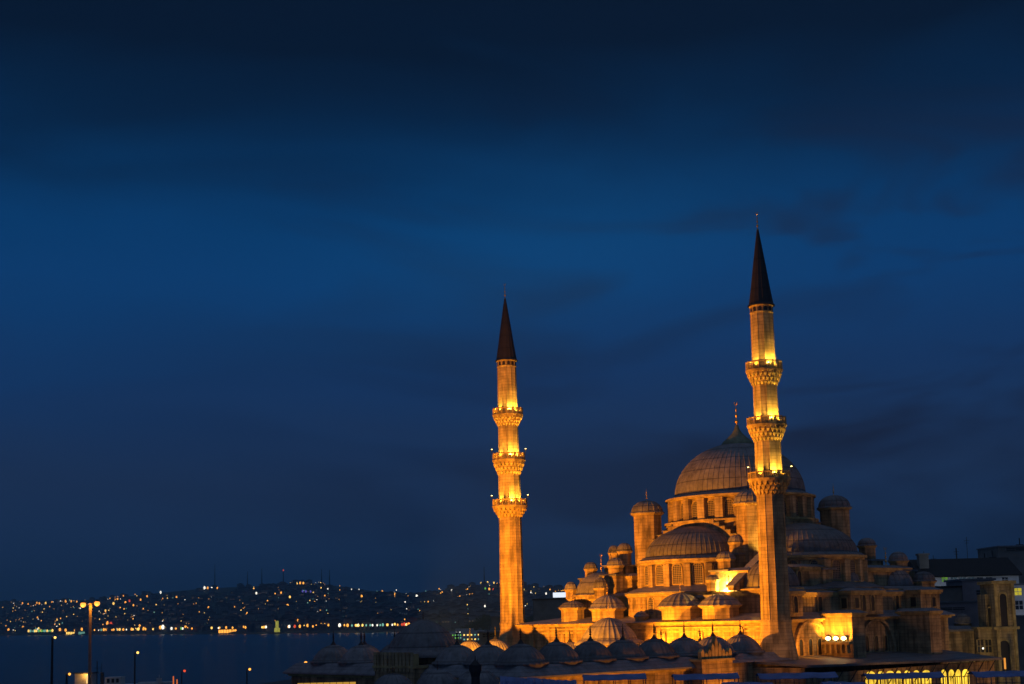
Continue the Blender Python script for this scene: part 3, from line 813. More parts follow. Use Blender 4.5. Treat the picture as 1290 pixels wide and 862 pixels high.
# ------------------------------------------------------------------ courtyard with its rows of portico domes
court = thing('courtyard_arcade', 'low courtyard arcade with a row of dark ribbed lead domes before the mosque', 'courtyard', world(-1.2, -41, GZ), TH)
CD = (1.2, 41.0, -GZ)


def cpart(n, mb, mat, par=None): return mb.build(n, mat, par or court, (0, 0, 0) if par else CD)


CU0, CU1, CV0, CV1 = -17.9, 22.6, -63.0, -22.3
W5 = 5.6
for (a, b, c_, d) in ((CU1 - .9, CU1, CV0, CV1), (CU0, CU0 + .9, CV0, CV1), (CU0 + .9, CU1 - .9, CV0, CV0 + .9)):
    cpart('outer_wall', MB().box(a, b, c_, d, GZ, 12.15), 'stone')
# moulded eaves
e = MB()
for o, z0, z1 in ((.25, 11.75, 11.95), (.5, 11.953, 12.147)):
    e.box(CU1 + .003, CU1 + o, CV0 - o, CV1, z0, z1); e.box(CU0 - o, CU0 - .003, CV0 - o, CV1, z0, z1); e.box(CU0 - .003, CU1 + .003, CV0 - o, CV0 - .003, z0, z1)
cpart('eaves_moulding', e, 'stone_plain')
# roofs: outer slope + flat bed, mitred sheets
ro = MB()
O = [(CU0 - .75, CV0 - .75), (CU1 + .75, CV0 - .75)]; B = [(CU0 + .45, CV0 + .45), (CU1 - .45, CV0 + .45)]; I = [(CU0 + W5, CV0 + W5), (CU1 - W5, CV0 + W5)]
z0, z1, z2 = 12.2, 13.25, 13.3
V_ = [(*O[0], z0), (*O[1], z0), (CU1 + .75, CV1, z0), (CU0 - .75, CV1, z0), (*B[0], z1), (*B[1], z1), (CU1 - .45, CV1, z1), (CU0 + .45, CV1, z1), (*I[0], z2), (*I[1], z2), (CU1 - W5, CV1, z2), (CU0 + W5, CV1, z2)]
ro.add(V_ + [(x, y, z - .16) for x, y, z in V_], [[0, 1, 5, 4], [1, 2, 6, 5], [3, 0, 4, 7], [4, 5, 9, 8], [5, 6, 10, 9], [7, 4, 8, 11], [13, 12, 16, 17], [14, 13, 17, 18], [12, 15, 19, 16],
       [17, 16, 20, 21], [18, 17, 21, 22], [16, 19, 23, 20], [0, 12, 13, 1], [1, 13, 14, 2], [3, 15, 12, 0], [8, 9, 21, 20], [9, 10, 22, 21], [11, 8, 20, 23]])
cpart('roof', ro, 'lead_roof')
ia = MB()
ia.box(CU1 - W5 - .3, CU1 - W5 + .3, CV0 + W5, CV1, 10.6, 13.1); ia.box(CU0 + W5 - .3, CU0 + W5 + .3, CV0 + W5, CV1, 10.6, 13.1); ia.box(CU0 + W5 + .303, CU1 - W5 - .303, CV0 + W5 - .3, CV0 + W5 + .3, 10.6, 13.1)
cpart('inner_beam', ia, 'stone')


def portico_dome(u, v, apex, foot, r, fin=1.35, ribs=24):
    apex += rnd.uniform(-.06, .06); r += rnd.uniform(-.05, .04); ribs = rnd.choice((22, 24, 26)); fin += rnd.uniform(-.15, .1)
    b = cpart('dome_base', MB().ngon(u, v, r + .1, 12.9, foot - .1, 24), 'lead_roof')
    d = cpart('portico_dome', MB().dome(u, v, foot, r, apex - foot, ribs, rib=.06, rings=9, flare=.36, bell=True), 'lead')
    k = MB().round(u, v, [(.42, apex - .1), (.3, apex + .06), (.16, apex + .25), (.07, apex + .45), (.01, apex + .46)], 10)
    for q, rr_ in ((.50, .07), (.62, .12), (.76, .10), (.88, .13), (1.02, .09), (1.14, .11), (1.28, .06)): k.ball((u, v, apex + q), rr_, 8)
    k.tube((u, v, apex + .3), (u, v, apex + fin + .25), .035)
    k.build('finial', 'iron', d)


for k in range(8): portico_dome(20.0, -60.4 + 4.95 * k, 15.42, 13.44, 2.34 if k else 2.45)
for u in (14.97, 9.95, -7.33, -12.9): portico_dome(u, -60.4, 15.35, 13.44, 2.34)
for px in (459, 497, 545, 592, 624): portico_dome(-15.2, PU(px, 800, -15.2)[0], 15.2, 13.5, 2.1)
for u in (-9.0, 7.2, 13.5): portico_dome(u, -25.4, 14.6, 12.7, 2.2)
# raised dome over the entrance bay, and the big dome over the street gate
u, zt = PV(768, 778, -26)
cpart('dome_base', MB().ngon(u, -26.2, 4.2, 12.0, 14.4, 8), 'stone')
dm = cpart('entrance_dome', MB().dome(u, -26.2, 14.5, 3.55, zt - 14.5, 30, rib=.07, rings=10, flare=.9, bell=True), 'lead')
finial(MB(), u, -26.2, zt, 1.9, .12, False).build('finial', 'stone_plain', dm)
u, zt = PV(533, 781, -59.6)
cpart('dome_base', MB().ngon(u, -59.6, 3.9, 12.6, 14.6, 8), 'stone')
dm = cpart('gate_dome', MB().dome(u, -59.6, 14.2, 3.9, zt - 14.2, 34, rib=.08, rings=12, flare=1.2, bell=True), 'lead')
finial(MB(), u, -59.6, zt - .1, 1.3, .12, False).build('finial', 'iron', dm)
cpart('portico_roof', MB().prism([(CU0 + W5 + .31, -28.6), (CU1 - W5 - .31, -28.6), (CU1 - W5 - .31, -21.75), (CU0 + W5 + .31, -21.75)], 12.3, 12.7), 'lead_roof')
for k in range(6): cpart('column', MB().round(-11.0 + 5.2 * k, -28.2, [(.45, GZ), (.38, GZ + .5), (.34, 10.0), (.55, 10.6), (.55, 12.29)], 12), 'stone_plain')


def crest_gate(u0, u1, v0, v1, zt, axis, peak):
    """street gate with a crenellated parapet and a pointed middle"""
    g_ = cpart('gate', MB().box(u0, u1, v0, v1, GZ, zt), 'stone')
    c_ = MB(); c_.box(u0 - .2, u1 + .2, v0 - .2, v1 + .2, zt + .003, zt + .25); c_.build('cornice', 'stone_plain', g_)
    m = MB(); a0, a1 = (u0, u1) if axis == 'u' else (v0, v1); n = 9
    for k in range(n):
        t_ = abs(k - (n - 1) / 2) / ((n - 1) / 2); x0 = a0 + (a1 - a0) * k / n; x1 = x0 + (a1 - a0) / n * .86
        h = .75 + peak * max(0, 1 - t_ * 1.6) + (.35 if k in (0, n - 1) else 0); xm = (x0 + x1) / 2
        P = [(x0, 0), (x0, h * .72), (xm, h), (x1, h * .72), (x1, 0)]
        if axis == 'u': m.extrude(P, lambda a, z, d: (a, v0 + d, zt + .253 + z), 0.0, .5)
        else: m.extrude(P, lambda a, z, d: (u1 - d, a, zt + .253 + z), 0.0, .5)
    m.build('parapet', 'stone_plain', g_)
    return g_


va, vb = PU(884, 835, 24.2)[0], PU(923, 835, 24.2)[0]
g1 = crest_gate(20.5, 24.2, va, vb, PU(900, 833, 24.2)[1], 'v', 1.7)
ua, ub = PV(521, 832, -64.6)[0], PV(472, 832, -64.6)[0]
g2 = crest_gate(min(ua, ub), max(ua, ub), -64.6, -60.9, PV(496, 842, -64.6)[1] , 'u', -.2)
fl = MB()                                                             # fluted pale front of the far gate
for k in range(11):
    x = min(ua, ub) + .2 + k * (abs(ua - ub) - .4) / 10
    fl.box(x - .22, x + .22, -64.75, -64.603, 12.6, PV(496, 822, -64.6)[1])
zg = PV(496, 824, -64.6)[1]
cpart('gate_panel', MB().box(min(ua, ub), max(ua, ub), -64.6, -63.9, PV(496, 842, -64.6)[1] + .26, zg), 'stone_plain'); cpart('gate_fluting', fl, 'stone_fine')
# wall with a low roof between that gate and the minaret
cpart('outer_wall', MB().box(20.0, 23.4, vb + .01, -21.2, GZ, 12.35), 'stone')
cpart('roof', MB().prism([(19.8, vb + .3), (23.9, vb + .3), (23.9, -21.0), (19.8, -21.0)], 12.353, 12.75, [(20.4, vb + .8), (22.4, vb + .8), (22.4, -21.5), (20.4, -21.5)]), 'lead_roof')

# dark pipe frame standing in front of the lit wall
pf = thing('pipe_frame', 'thin dark pipe frame bent around the orange lit wall above the portico domes', 'frame', world(10, -23.0, 12.75), TH)
u0, z0 = PV(826, 790, -23); u1, z1 = PV(936, 788, -23); zb_ = PV(936, 822, -23)[1]
MB().path([(u0 - 10, 0, z0 - 12.75), (u1 - 10 - .5, 0, z1 - 12.75), (u1 - 10 - .15, 0, z1 - 12.9), (u1 - 10, 0, z1 - 13.3), (u1 - 10, 0, 0)], .07).tube((u0 - 10, 0, z0 - 12.75), (u0 - 10, 0, -.4), .07).build('pipe', 'iron', pf)
MB().tube((u1 - 13.4, 0, 1.2), (u1 - 10, 0, 1.2), .06).tube((u1 - 13.4, 0, 1.2), (u1 - 13.4, 0, 0), .06).build('crossbar', 'iron', pf)

# ------------------------------------------------------------------ floodlighting


def wl(u, v, z): return world(u, v, z)


spot('courtyard_flood', wl(-5.0, -55.0, 13.9), wl(-2, -9, 27), 185000, SOD, 104, .35, .30)
spot('minaret_flood', wl(-17.5, -44.0, 14.4), wl(-25.8, -20.4, 33), 42000, SOD, 60, .6, .25)
spot('minaret_flood', wl(1.5, -40.5, 13.6), wl(21.1, -20.4, 33), 46000, SOD, 66, .6, .25)
spot('entrance_lamp', wl(PV(806, 813, -24.2)[0] + .3, -23.8, PV(806, 813, -24.2)[1]), wl(PV(806, 813, -24.2)[0] + 1.5, -20.6, 15.0), 4200, SOD, 160, .6, .18)
spot('gate_lamp', wl(9.6, -24.2, 13.2), wl(9.0, -20.6, 14.6), 4200, SOD, 150, .6, .15)
spot('gate_lamp', wl(-9.5, -24.6, 13.0), wl(-9.5, -20.6, 14.4), 2600, SOD, 160, .8, .15)  # extra unseen lamp, added to brighten the left part of the entrance wall
spot('gate_lamp', wl(15.4, -24.2, 13.2), wl(15.4, -20.6, 14.6), 3000, SOD, 150, .6, .15)
point('roof_flood', wl(11.7, -16.62, 18.9), 4200, (1, .5, .08), .12)
point('roof_flood', wl(10.1, -15.85, 21.15), 3200, (1, .5, .08), .12)
spot('turret_flood', wl(13.0, -8.9, 24.7), wl(9.7, -9.3, 29.0), 9000, (1, .52, .07), 80, .6, .12)
spot('street_flood', wl(30, -33, 5), wl(23, -40, 12), 5000, SOD, 120, .7, .3)
spot('street_flood', wl(31, -52, 5), wl(23, -52, 12), 5000, SOD, 120, .7, .3)
spot('base_fill_light', (27.5, 120.5, 11.9), wl(21.6, -21.5, 14.0), 24000, (1, .36, .05), 10, .9, .3)  # unseen fill added below the frame's edge to lift the nearer minaret's base
spot('side_flood', wl(23.2, -15.6, 12.9), wl(19.6, -13.0, 15.0), 1100, SOD, 165, 1.0, .15)
spot('far_street_flood', wl(52, 22, 9), wl(22, 14, 17), 6500, (1, .42, .1), 70, .8, .5)
spot('far_street_flood', wl(40, -14, 8), wl(20, -6, 20), 1500, (1, .42, .08), 110, .8, .5)
# three lamps on the tower ledge
u1, v0, dv = tw[0]
for k, (px, where) in enumerate(((1055, 'left'), (1060, 'middle'), (1066, 'right'))):
    u = 20.9 + k * 1.15; loc = wl(u, v0 - .42, 14.05)
    l_ = thing('floodlight', 'round glowing floodlight on the tower ledge, %s one of the three' % where, 'floodlight', loc, TH, 'three lamps on the tower ledge')
    MB().round(0, 0, [(.01, 0), (.12, 0.0), (.12, .08), (.05, .1), (.05, .2), (.01, .2)], 8).build('bracket', 'iron', l_)
    MB().ball((0, -.05, .44), .3, 12, .72).build('lens', 'e_bulb', l_)
    MB().box(-.3, .3, .16, .34, .2, .7).build('housing', 'iron', l_)
    spot('tower_flood', wl(u, v0 - .9, 14.3), wl(u, v0 + .3, 16.6), 1700, (1, .36, .02), 140, .6, .1)
for px, y, lab in ((893, 823, 'small floodlight behind the left shoulder of the crested gate'), (913, 825, 'small floodlight behind the right shoulder of the crested gate'), (929, 823, 'small floodlight between the crested gate and the nearer minaret')):
    u, z = PV(px, y, -24.6); l_ = thing('floodlight', lab, 'floodlight', wl(u, -24.6, 12.7), TH, 'floodlights behind the crested gate')
    MB().tube((0, 0, 0), (0, 0, z - 12.9), .05).tube((-.35, 0, z - 13.0), (.35, 0, z - 13.0), .05).build('stand', 'iron', l_); MB().box(-.32, .32, -.16, .1, z - 12.95, z - 12.5).build('housing', 'iron', l_); MB().box(-.26, .26, .103, .14, z - 12.9, z - 12.55).box(-.2, .2, -.2, -.163, z - 12.8, z - 12.65).build('lens', 'e_flood', l_)
# bare glowing lamp by the entrance dome
u, z = PV(806, 813, -24.2)
l_ = thing('floodlight', 'single glowing white lamp beside the entrance dome', 'floodlight', wl(u, -24.2, 12.7), TH)
MB().tube((0, 0, 0), (0, 0, z - 12.9), .04).build('post', 'iron', l_); MB().ball((0, 0, z - 12.7), .3, 10).build('bulb', 'e_bulb', l_)

# floodlights on the balconies


def balcony_lights(us, bal, who):
    names = ('highest', 'middle', 'lowest'); rr = (1.36, 1.42, 1.54); ro_ = (2.2, 2.36, 2.52)
    for k, (zr, zf, zc) in enumerate(bal):
        toward = math.atan2(-(us[1] + 200 * VX.y * 0), 1)
        base = math.atan2(Vector((0, -1)).dot(VX), Vector((0, -1)).dot(UX))      # bearing towards the viewer in the mosque's plan
        for j, (da, side) in enumerate(((-74, 'left'), (6, 'front'), (76, 'right'))):
            if j != 1 and (k == 0 or (k == 1 and us is RS)): continue
            a = base + R(da)
            ca, sa = math.cos(a), math.sin(a); q = ro_[k] - (.28 if j == 1 else -.18)
            zz = zf + .13 if j == 1 else zr - .02
            l_ = thing('floodlight', 'small floodlight at the %s of the %s balcony of the %s minaret' % (side, names[k], who), 'floodlight', wl(us[0] + q * ca, us[1] + q * sa, zz), TH + a, 'floodlights on the %s minaret' % who)
            MB().tube((0, 0, 0), (0, 0, .42), .035).build('bracket', 'iron', l_)
            MB().round(0, 0, [(.01, .40), (.10, .42), (.15, .58), (.16, .60), (.14, .61), (.01, .62)], 10).build('housing', 'iron', l_)
            MB().ball((0, 0, .63), .19 if j == 1 else .11, 8, .6).build('lens', 'e_flood', l_)
        for j, da in enumerate((-120, -52, 14, 62, 125)):
            a = base + R(da); q = rr[k] + .42
            p0 = wl(us[0] + q * math.cos(a), us[1] + q * math.sin(a), zf + .35); q2 = rr[k] - .1
            p1 = wl(us[0] + q2 * math.cos(a), us[1] + q2 * math.sin(a), zf + 4.0)
            spot('balcony_flood', p0, p1, (700, 900, 1900, 1500, 700)[j], YEL, 100, .7, .08)


balcony_lights(RS, BR, 'nearer'); balcony_lights(LS, BL, 'farther')

# ------------------------------------------------------------------ foreground roofs and awnings
mh = thing('market_hall', 'long low dark market hall roof under the blue awnings', 'building', (30, 117, GZ))
MB().box(-34, 32, -8, 7, 0, 7.6).build('wall', 'plaster_dun', mh); MB().box(-34.4, 32.4, -8.4, 7.4, 7.603, 8.1).build('roof', 'lead_roof', mh)
AW = [(734, 813, 849, 'first blue awning from the left, below the portico domes'), (847, 929, 848.5, 'blue awning below the crested street gate'), (954, 1052, 847.5, 'blue awning below the foot of the nearer minaret'),
      (1088, 1185, 847.5, 'blue awning before the yellow lit gallery windows'), (1223, 1300, 845, 'blue awning at the right end, below the tall portal')]
aw_proto = None
for a, b, y, lab in AW:
    p0, p1 = WP(a, y + 1.2, 116.5), WP(b, y - .6, 116.5); w = p1.x - p0.x; zt = p0.z
    o = thing('awning', lab, 'awning', (p0.x, 116.5, 11.1), 0, 'blue awnings on the market roof')
    h = zt - 11.1
    m = MB(); n = 14; vs = []
    for i in range(n + 1):
        x = w * i / n; sag = .05 * math.sin(PI * ((i * 3 / n) % 1)) + rnd.uniform(-.01, .01)
        for yy, zz in ((-1.15, h - .36), (-.02, h + .02), (1.2, h - .2)): vs.append((x, yy, zz - sag))
    m.add(vs + [(x, yy, z - .05) for x, yy, z in vs], [[3 * i + k, 3 * i + 3 + k, 3 * i + 4 + k, 3 * i + 1 + k] for i in range(n) for k in (0, 1)] + [[3 * (n + 1) + 3 * i + k + q for q in (0, 1, 4, 3)] for i in range(n) for k in (0, 1)] +
          [[3 * i, 3 * (n + 1) + 3 * i, 3 * (n + 1) + 3 * i + 3, 3 * i + 3] for i in range(n)])
    m.build('canopy', 'awning', o)
    for i in range(5):
        for yy in (-1.0, 1.05):
            MB().tube((.1 + (w - .2) * i / 4, yy, 0), (.1 + (w - .2) * i / 4, yy, h - .35 if yy < 0 else h - .2), .035).build('post', 'awning_frame', o)
    fr = MB().tube((.1, -1.0, h - .9), (w - .1, -1.0, h - .9), .025).tube((.1, -1.0, .55), (w - .1, -1.0, .55), .03); fr.build('rail', 'awning_frame', o)
TP = [(630, 668, 852, 'sloping blue tarpaulin at the left end of the market roof'), (664, 700, 853.5, 'rumpled blue tarpaulin right of the first sloping one'), (910, 974, 859.4, 'flat blue tarpaulin strip below the crested gate'), (1036, 1090, 859, 'flat blue tarpaulin strip below the nearer minaret'), (694, 726, 857, 'low crumpled blue tarpaulin beside the first awning')]
for k, (a, b, y, lab) in enumerate(TP):
    p0, p1 = WP(a, y, 113), WP(b, y + (4 if k < 2 else .5), 113); w = p1.x - p0.x
    m = MB(); n = 10; vs = []
    for i in range(n + 1):
        f = i / n
        z = p0.z + (p1.z - p0.z) * f
        for yy, dz in ((-1.5, -.75), (-.5, -.22), (.4, 0), (1.3, -.35)): vs.append((w * f, yy, z - 11.1 + dz * (.8 + .4 * math.sin(i * 2.1 + k)) + rnd.uniform(-.05, .05)))
    nv = len(vs)
    m.add(vs + [(x, yy, max(0.0, z - .5)) for x, yy, z in vs], [[4 * i + q, 4 * i + 4 + q, 4 * i + 5 + q, 4 * i + 1 + q] for i in range(n) for q in range(3)] + [[nv + 4 * i + 1 + q, nv + 4 * i + 5 + q, nv + 4 * i + 4 + q, nv + 4 * i + q] for i in range(n) for q in range(3)] +
          [[4 * i, nv + 4 * i, nv + 4 * i + 4, 4 * i + 4] for i in range(n)] + [[0, 1, nv + 1, nv], [1, 2, nv + 2, nv + 1], [2, 3, nv + 3, nv + 2]] + [[nv - 4 + q, 2 * nv - 4 + q, 2 * nv - 3 + q, nv - 3 + q] for q in range(3)])
    tag(m.build('tarpaulin', 'awning', None, (p0.x, 113, 11.1)), lab, 'tarpaulin', 'tarpaulins on the market roof')

# dark domed annex in the bottom foreground, with its chimney
an = thing('domed_annex', 'dark low building in the foreground with small lead domes', 'building', (-7, 122, GZ))
MB().box(-13, 6.5, -5, 4, 0, 8.6).build('wall', 'stone', an); MB().box(-13.4, 6.9, -5.4, 4.4, 8.603, 8.95).build('roof', 'lead_roof', an)
for px, yt, r in ((495, 848.5, 1.8), (551, 844.5, 1.85), (602, 843, 1.9)):
    p = WP(px, yt, 120); x = p.x + 7
    dm = MB().dome(x, -2, p.z - 1.75 - GZ, r, 1.75, 20, rib=.05, rings=8, flare=.25).ngon(x, -2, r + .25, 8.95, p.z - 1.75 - GZ - .05, 16).build('dome', 'lead', an)
    finial(MB(), x, -2, p.z - GZ - .05, 1.1, .12, False).build('finial', 'iron', dm)
pc = WP(598.5, 838, 113)
ch = thing('chimney', 'squat black chimney with a spiked cap standing before the domed annex', 'chimney', (pc.x, 113.5, GZ))
h = pc.z - GZ
MB().ngon(0, 0, .36, 0, h - .95, 8).ngon(0, 0, .36, h - .947, h - .5, 8, .46).ngon(0, 0, .52, h - .497, h, 8).build('stack', 'lead_dark', ch)
MB().ngon(0, 0, .45, h + .003, h + .35, 8, .12).tube((0, 0, h + .3), (0, 0, h + .75), .07, .02).build('cap', 'lead_dark', ch)
ls = thing('light_strip', 'thin yellow row of shop lights along the bottom edge', 'light', (0, 131, GZ))
p0, p1 = WP(375, 862.0, 131), WP(449, 862.0, 131)
MB().box(p0.x, p1.x, 0, .2, 0, p0.z - GZ - .16).build('shopfront', 'iron', ls)
for k in range(9):
    x = p0.x + (p1.x - p0.x) * k / 9; MB().box(x, x + (p1.x - p0.x) / 9 * .9, -.12, -.003, p0.z - GZ - .16, p0.z - GZ + .08).build('tube_light', 'e_striplight', ls)

# ------------------------------------------------------------------ buildings to the right


def slab(name, label, px0, px1, ytop, Y, depth, mat, cat='building', z0=GZ, roof='lead_roof', ybot=None):
    a, b = WP(px0, ytop, Y), WP(px1, ytop, Y); c_ = (a.x + b.x) / 2; zt = (a.z + b.z) / 2
    o = thing(name, label, cat, (c_, Y, GZ))
    hw = (b.x - a.x) / 2; h = zt - GZ
    MB().box(-hw, hw, 0, depth, 0, h - .3).build('wall', mat, o)
    if roof: MB().box(-hw - .25, hw + .25, -.25, depth + .25, h - .297, h).build('roof', roof, o)
    return o, Y, c_, hw, h, a


def bwin(o, Y, c_, px, y0, y1, w, mat='glass', name='window', frame='plaster', arch=False):
    p0, p1 = WP(px, y1, Y), WP(px, y0, Y); x = p0.x - c_; za, zb = p0.z - GZ, p1.z - GZ
    P = arch_poly(w, zb - za) if arch else [(-w / 2, 0), (-w / 2, zb - za), (w / 2, zb - za), (w / 2, 0)]
    Q = [(u_ * 1.22, z * 1.1 - .1) for u_, z in P]; n = len(P)
    f = MB(); X = lambda p, d: (x + p[0], d, za + p[1])
    f.add([X(p, 0) for p in Q] + [X(p, -.16) for p in Q] + [X(p, -.16) for p in P] + [X(p, 0) for p in P], [[s0 + i, s0 + (i + 1) % n, s1 + (i + 1) % n, s1 + i] for s0, s1 in ((0, n), (n, 2 * n), (2 * n, 3 * n)) for i in range(n)])
    fo = f.build(name, frame, o)
    MB().extrude(P, lambda u_, z, d: (x + u_, -d, za + z), -.05, .03).build('pane', mat, fo)
    bars = MB().box(x - .04, x + .04, -.07, -.035, za, zb - .02).box(x - w / 2, x + w / 2, -.075, -.034, (za + zb) / 2 - .04, (za + zb) / 2 + .04)
    if not arch: bars.build('glazing_bar', frame, fo)
    return fo


# long house with the dark tiled roof
o, Y, c_, hw, h, a = slab('tiled_house', 'long pale house with dark tiled roof and a row of windows', 1162, 1283, 723, 300, 14, 'plaster', roof=None)
zr = WP(1220, 702.5, 302).z - GZ
m = MB().extrude([(-1.2, h - .3), (7, zr), (15, h - .3), (15, h - .6), (-1.2, h - .6)], lambda y, z, d: (d, y, z), -hw - .8, hw + .4); m.build('roof', 'roof_tile', o)
for px, mt in ((1190, 'e_wingrn'), (1201.5, 'e_winblue'), (1212.5, 'e_winblue'), (1223.5, 'e_winblue'), (1234.6, 'glass'), (1246, 'glass'), (1266, 'glass')): bwin(o, Y, c_, px, 727.5, 733, 1.25, mt)
cm = MB(); p = WP(1168, 699, 300); cm.box(p.x - c_ - 1.0, p.x - c_ + 1.0, 2.5, 4.4, h - .2, p.z - GZ); cm.box(p.x - c_ - 1.2, p.x - c_ + 1.2, 2.3, 4.6, p.z - GZ + .003, p.z - GZ + .4)
cm.build('chimney_block', 'plaster_dun', o)
for px, y in ((1167, 694), (1179, 699), (1208, 690), (1221, 676)):
    q = WP(px, y, 305); s = thing('antenna', 'thin rooftop antenna above the dark tiled roof, %s' % {1167: 'on the end chimney', 1179: 'short one right of the end chimney', 1208: 'thick one with a blue glint', 1221: 'tallest one'}[px], 'antenna', (q.x, 307, GZ + h - .3), 0, 'roof antennas')
    MB().tube((0, 0, 0), (0, 0, q.z - GZ - h + .3), .12 if px == 1208 else .05).build('mast', 'iron', s)
    MB().tube((-.6, 0, q.z - GZ - h - .5), (.6, 0, q.z - GZ - h - .5), .04).tube((-.4, 0, q.z - GZ - h - 1), (.4, 0, q.z - GZ - h - 1), .04).build('crossbar', 'iron', s)
# tall block behind on the right
o, Y, c_, hw, h, a = slab('flat_block', 'dun flat roofed block behind the tiled house at the right edge', 1257, 1312, 687, 360, 16, 'plaster_dun')
bwin(o, Y, c_, 1279, 690, 694, 4.5, 'dark', frame='plaster_dun')
for px, y in ((1240, 697), (1250, 694), (1284, 678)):
    q = WP(px, y, 362); s = thing('antenna', 'bare aerial mast on the skyline %s' % {1240: 'left of the dun flat block, shorter', 1250: 'touching the dun flat block', 1284: 'on top of the dun flat block'}[px], 'antenna', (q.x, 362, GZ), 0, 'roof antennas')
    MB().tube((0, 0, 0), (0, 0, q.z - GZ), .14).build('mast', 'iron', s); MB().box(-.9, .9, -.1, .1, q.z - GZ - 2.2, q.z - GZ - 1.6).build('crossbar', 'iron', s)
# pale house at the right edge
o, Y, c_, hw, h, a = slab('pale_house', 'pale white house with a yellow lit window at the right edge', 1275, 1318, 735, 250, 12, 'plaster')
bwin(o, Y, c_, 1282.5, 741, 750, 1.25, 'e_winyel'); bwin(o, Y, c_, 1284, 757, 768, 1.35); bwin(o, Y, c_, 1300, 741, 750, 1.2); bwin(o, Y, c_, 1300, 757, 768, 1.2)
o, Y, c_, hw, h, a = slab('shed', 'plain dun wall with a sloping top below the pale house', 1277, 1320, 775, 228, 10, 'plaster_dun')
# stepped mauve building
o, Y, c_, hw, h, a = slab('mauve_building', 'stepped mauve plaster building between the mosque and the portal', 1176, 1241, 757, 236, 12, 'plaster_mauve')
p0, p1 = WP(1212, 732, 240), WP(1252, 732, 240); MB().box(p0.x - c_, p1.x - c_, 4, 13, h + .003, p0.z - GZ).build('upper_wall', 'plaster_mauve', o); MB().box(p0.x - c_ - .3, p1.x - c_ + .3, 3.7, 13.3, p0.z - GZ + .003, p0.z - GZ + .35).build('upper_roof', 'lead_roof', o)
p0, p1 = WP(1172, 741, 240), WP(1214, 741, 240); MB().box(p0.x - c_, p1.x - c_ - .01, 4.5, 12, h + .003, p0.z - GZ).build('upper_wall', 'plaster_dun', o); MB().box(p0.x - c_ - .3, p1.x - c_ - .02, 4.2, 12.3, p0.z - GZ + .003, p0.z - GZ + .3).build('upper_roof', 'roof_tile', o)
bwin(o, 240.2, c_, 1228, 744, 750, 2.2, 'dark', frame='plaster_mauve'); bwin(o, Y, c_, 1200, 765, 769, 4.0, 'dark', frame='plaster_mauve')
# tall carved portal
o, Y, c_, hw, h, a = slab('portal', 'tall carved stone portal with a pointed arch window', 1251, 1276.5, 733, 205, 6, 'stone_fine', 'portal', roof=None)
MB().box(-hw - .3, hw + .3, -.3, 6.3, h - .297, h + .15).build('cornice', 'stone_plain', o)
zl = WP(1264, 791, 205).z - GZ; MB().box(-hw - .35, hw + .35, -.4, -.003, zl - .25, zl + .15).build('ledge', 'stone_plain', o)
for s in (-1, 1): MB().box(s * (hw - .22) - .2, s * (hw - .22) + .2, -.22, -.003, zl + .16, h - .3).build('pilaster', 'stone_plain', o); MB().box(s * (hw - .22) - .2, s * (hw - .22) + .2, -.22, -.003, 0, zl - .26).build('pilaster', 'stone_plain', o)
bwin(o, Y, c_, 1265.5, 748, 789, 1.0, 'dark', frame='stone_plain', arch=True); bwin(o, Y, c_, 1267, 807, 846, 1.5, 'dark', 'doorway', 'stone_plain', True)
o, Y, c_, hw, h, a = slab('portal_wing', 'narrow carved stone wing left of the tall portal', 1232, 1250.3, 790, 207, 5, 'stone_fine', 'building', roof=None)
p0, p1 = WP(1242, 749, 207), WP(1250.2, 749, 207); MB().box(p0.x - c_, p1.x - c_, .5, 4, h - .29, p0.z - GZ).build('upper_pier', 'stone_fine', o)
MB().box(-hw - .2, hw, -.3, 5, h - .297, h).build('ledge', 'stone_plain', o)
bwin(o, Y, c_, 1235.5, 806, 822, .9, 'dark', frame='stone_plain'); bwin(o, Y, c_, 1245.5, 806, 822, .9, 'dark', frame='stone_plain'); bwin(o, 207.45, c_, 1246, 766, 789, .5, 'dark', frame='stone_plain', arch=True)
# little mausoleum
p = WP(1212, 773, 212)
mz = thing('mausoleum', 'small domed mausoleum tucked beside the end tower of the mosque', 'mausoleum', (p.x, 212, GZ))
zt = p.z - GZ; x0, x1 = WP(1192, 793, 209).x - p.x, WP(1233, 793, 209).x - p.x; zl = WP(1213, 793, 209).z - GZ
MB().box(x0, x1, -2.8, 3, 0, zl - .3).build('wall', 'stone', mz); MB().box(x0 - .35, x1 + .1, -3.2, 3.2, zl - .297, zl).prism([(x0 - .3, -3.1), (x1, -3.1), (x1, 3.1), (x0 - .3, 3.1)], zl + .003, zl + .5, [(x0 + 1, -1.8), (x1 - 1, -1.8), (x1 - 1, 1.8), (x0 + 1, 1.8)]).build('roof', 'lead_roof', mz)
MB().ngon(0, 0, 1.25, zl + .3, zt - 1.4, 8).build('dome_base', 'stone', mz)
dm = MB().dome(0, 0, zt - 1.4, 1.2, 1.4, 16, rib=.04, flare=.2).build('dome', 'lead', mz); finial(MB(), 0, 0, zt - .05, 1.1, .1, False).build('finial', 'iron', dm)
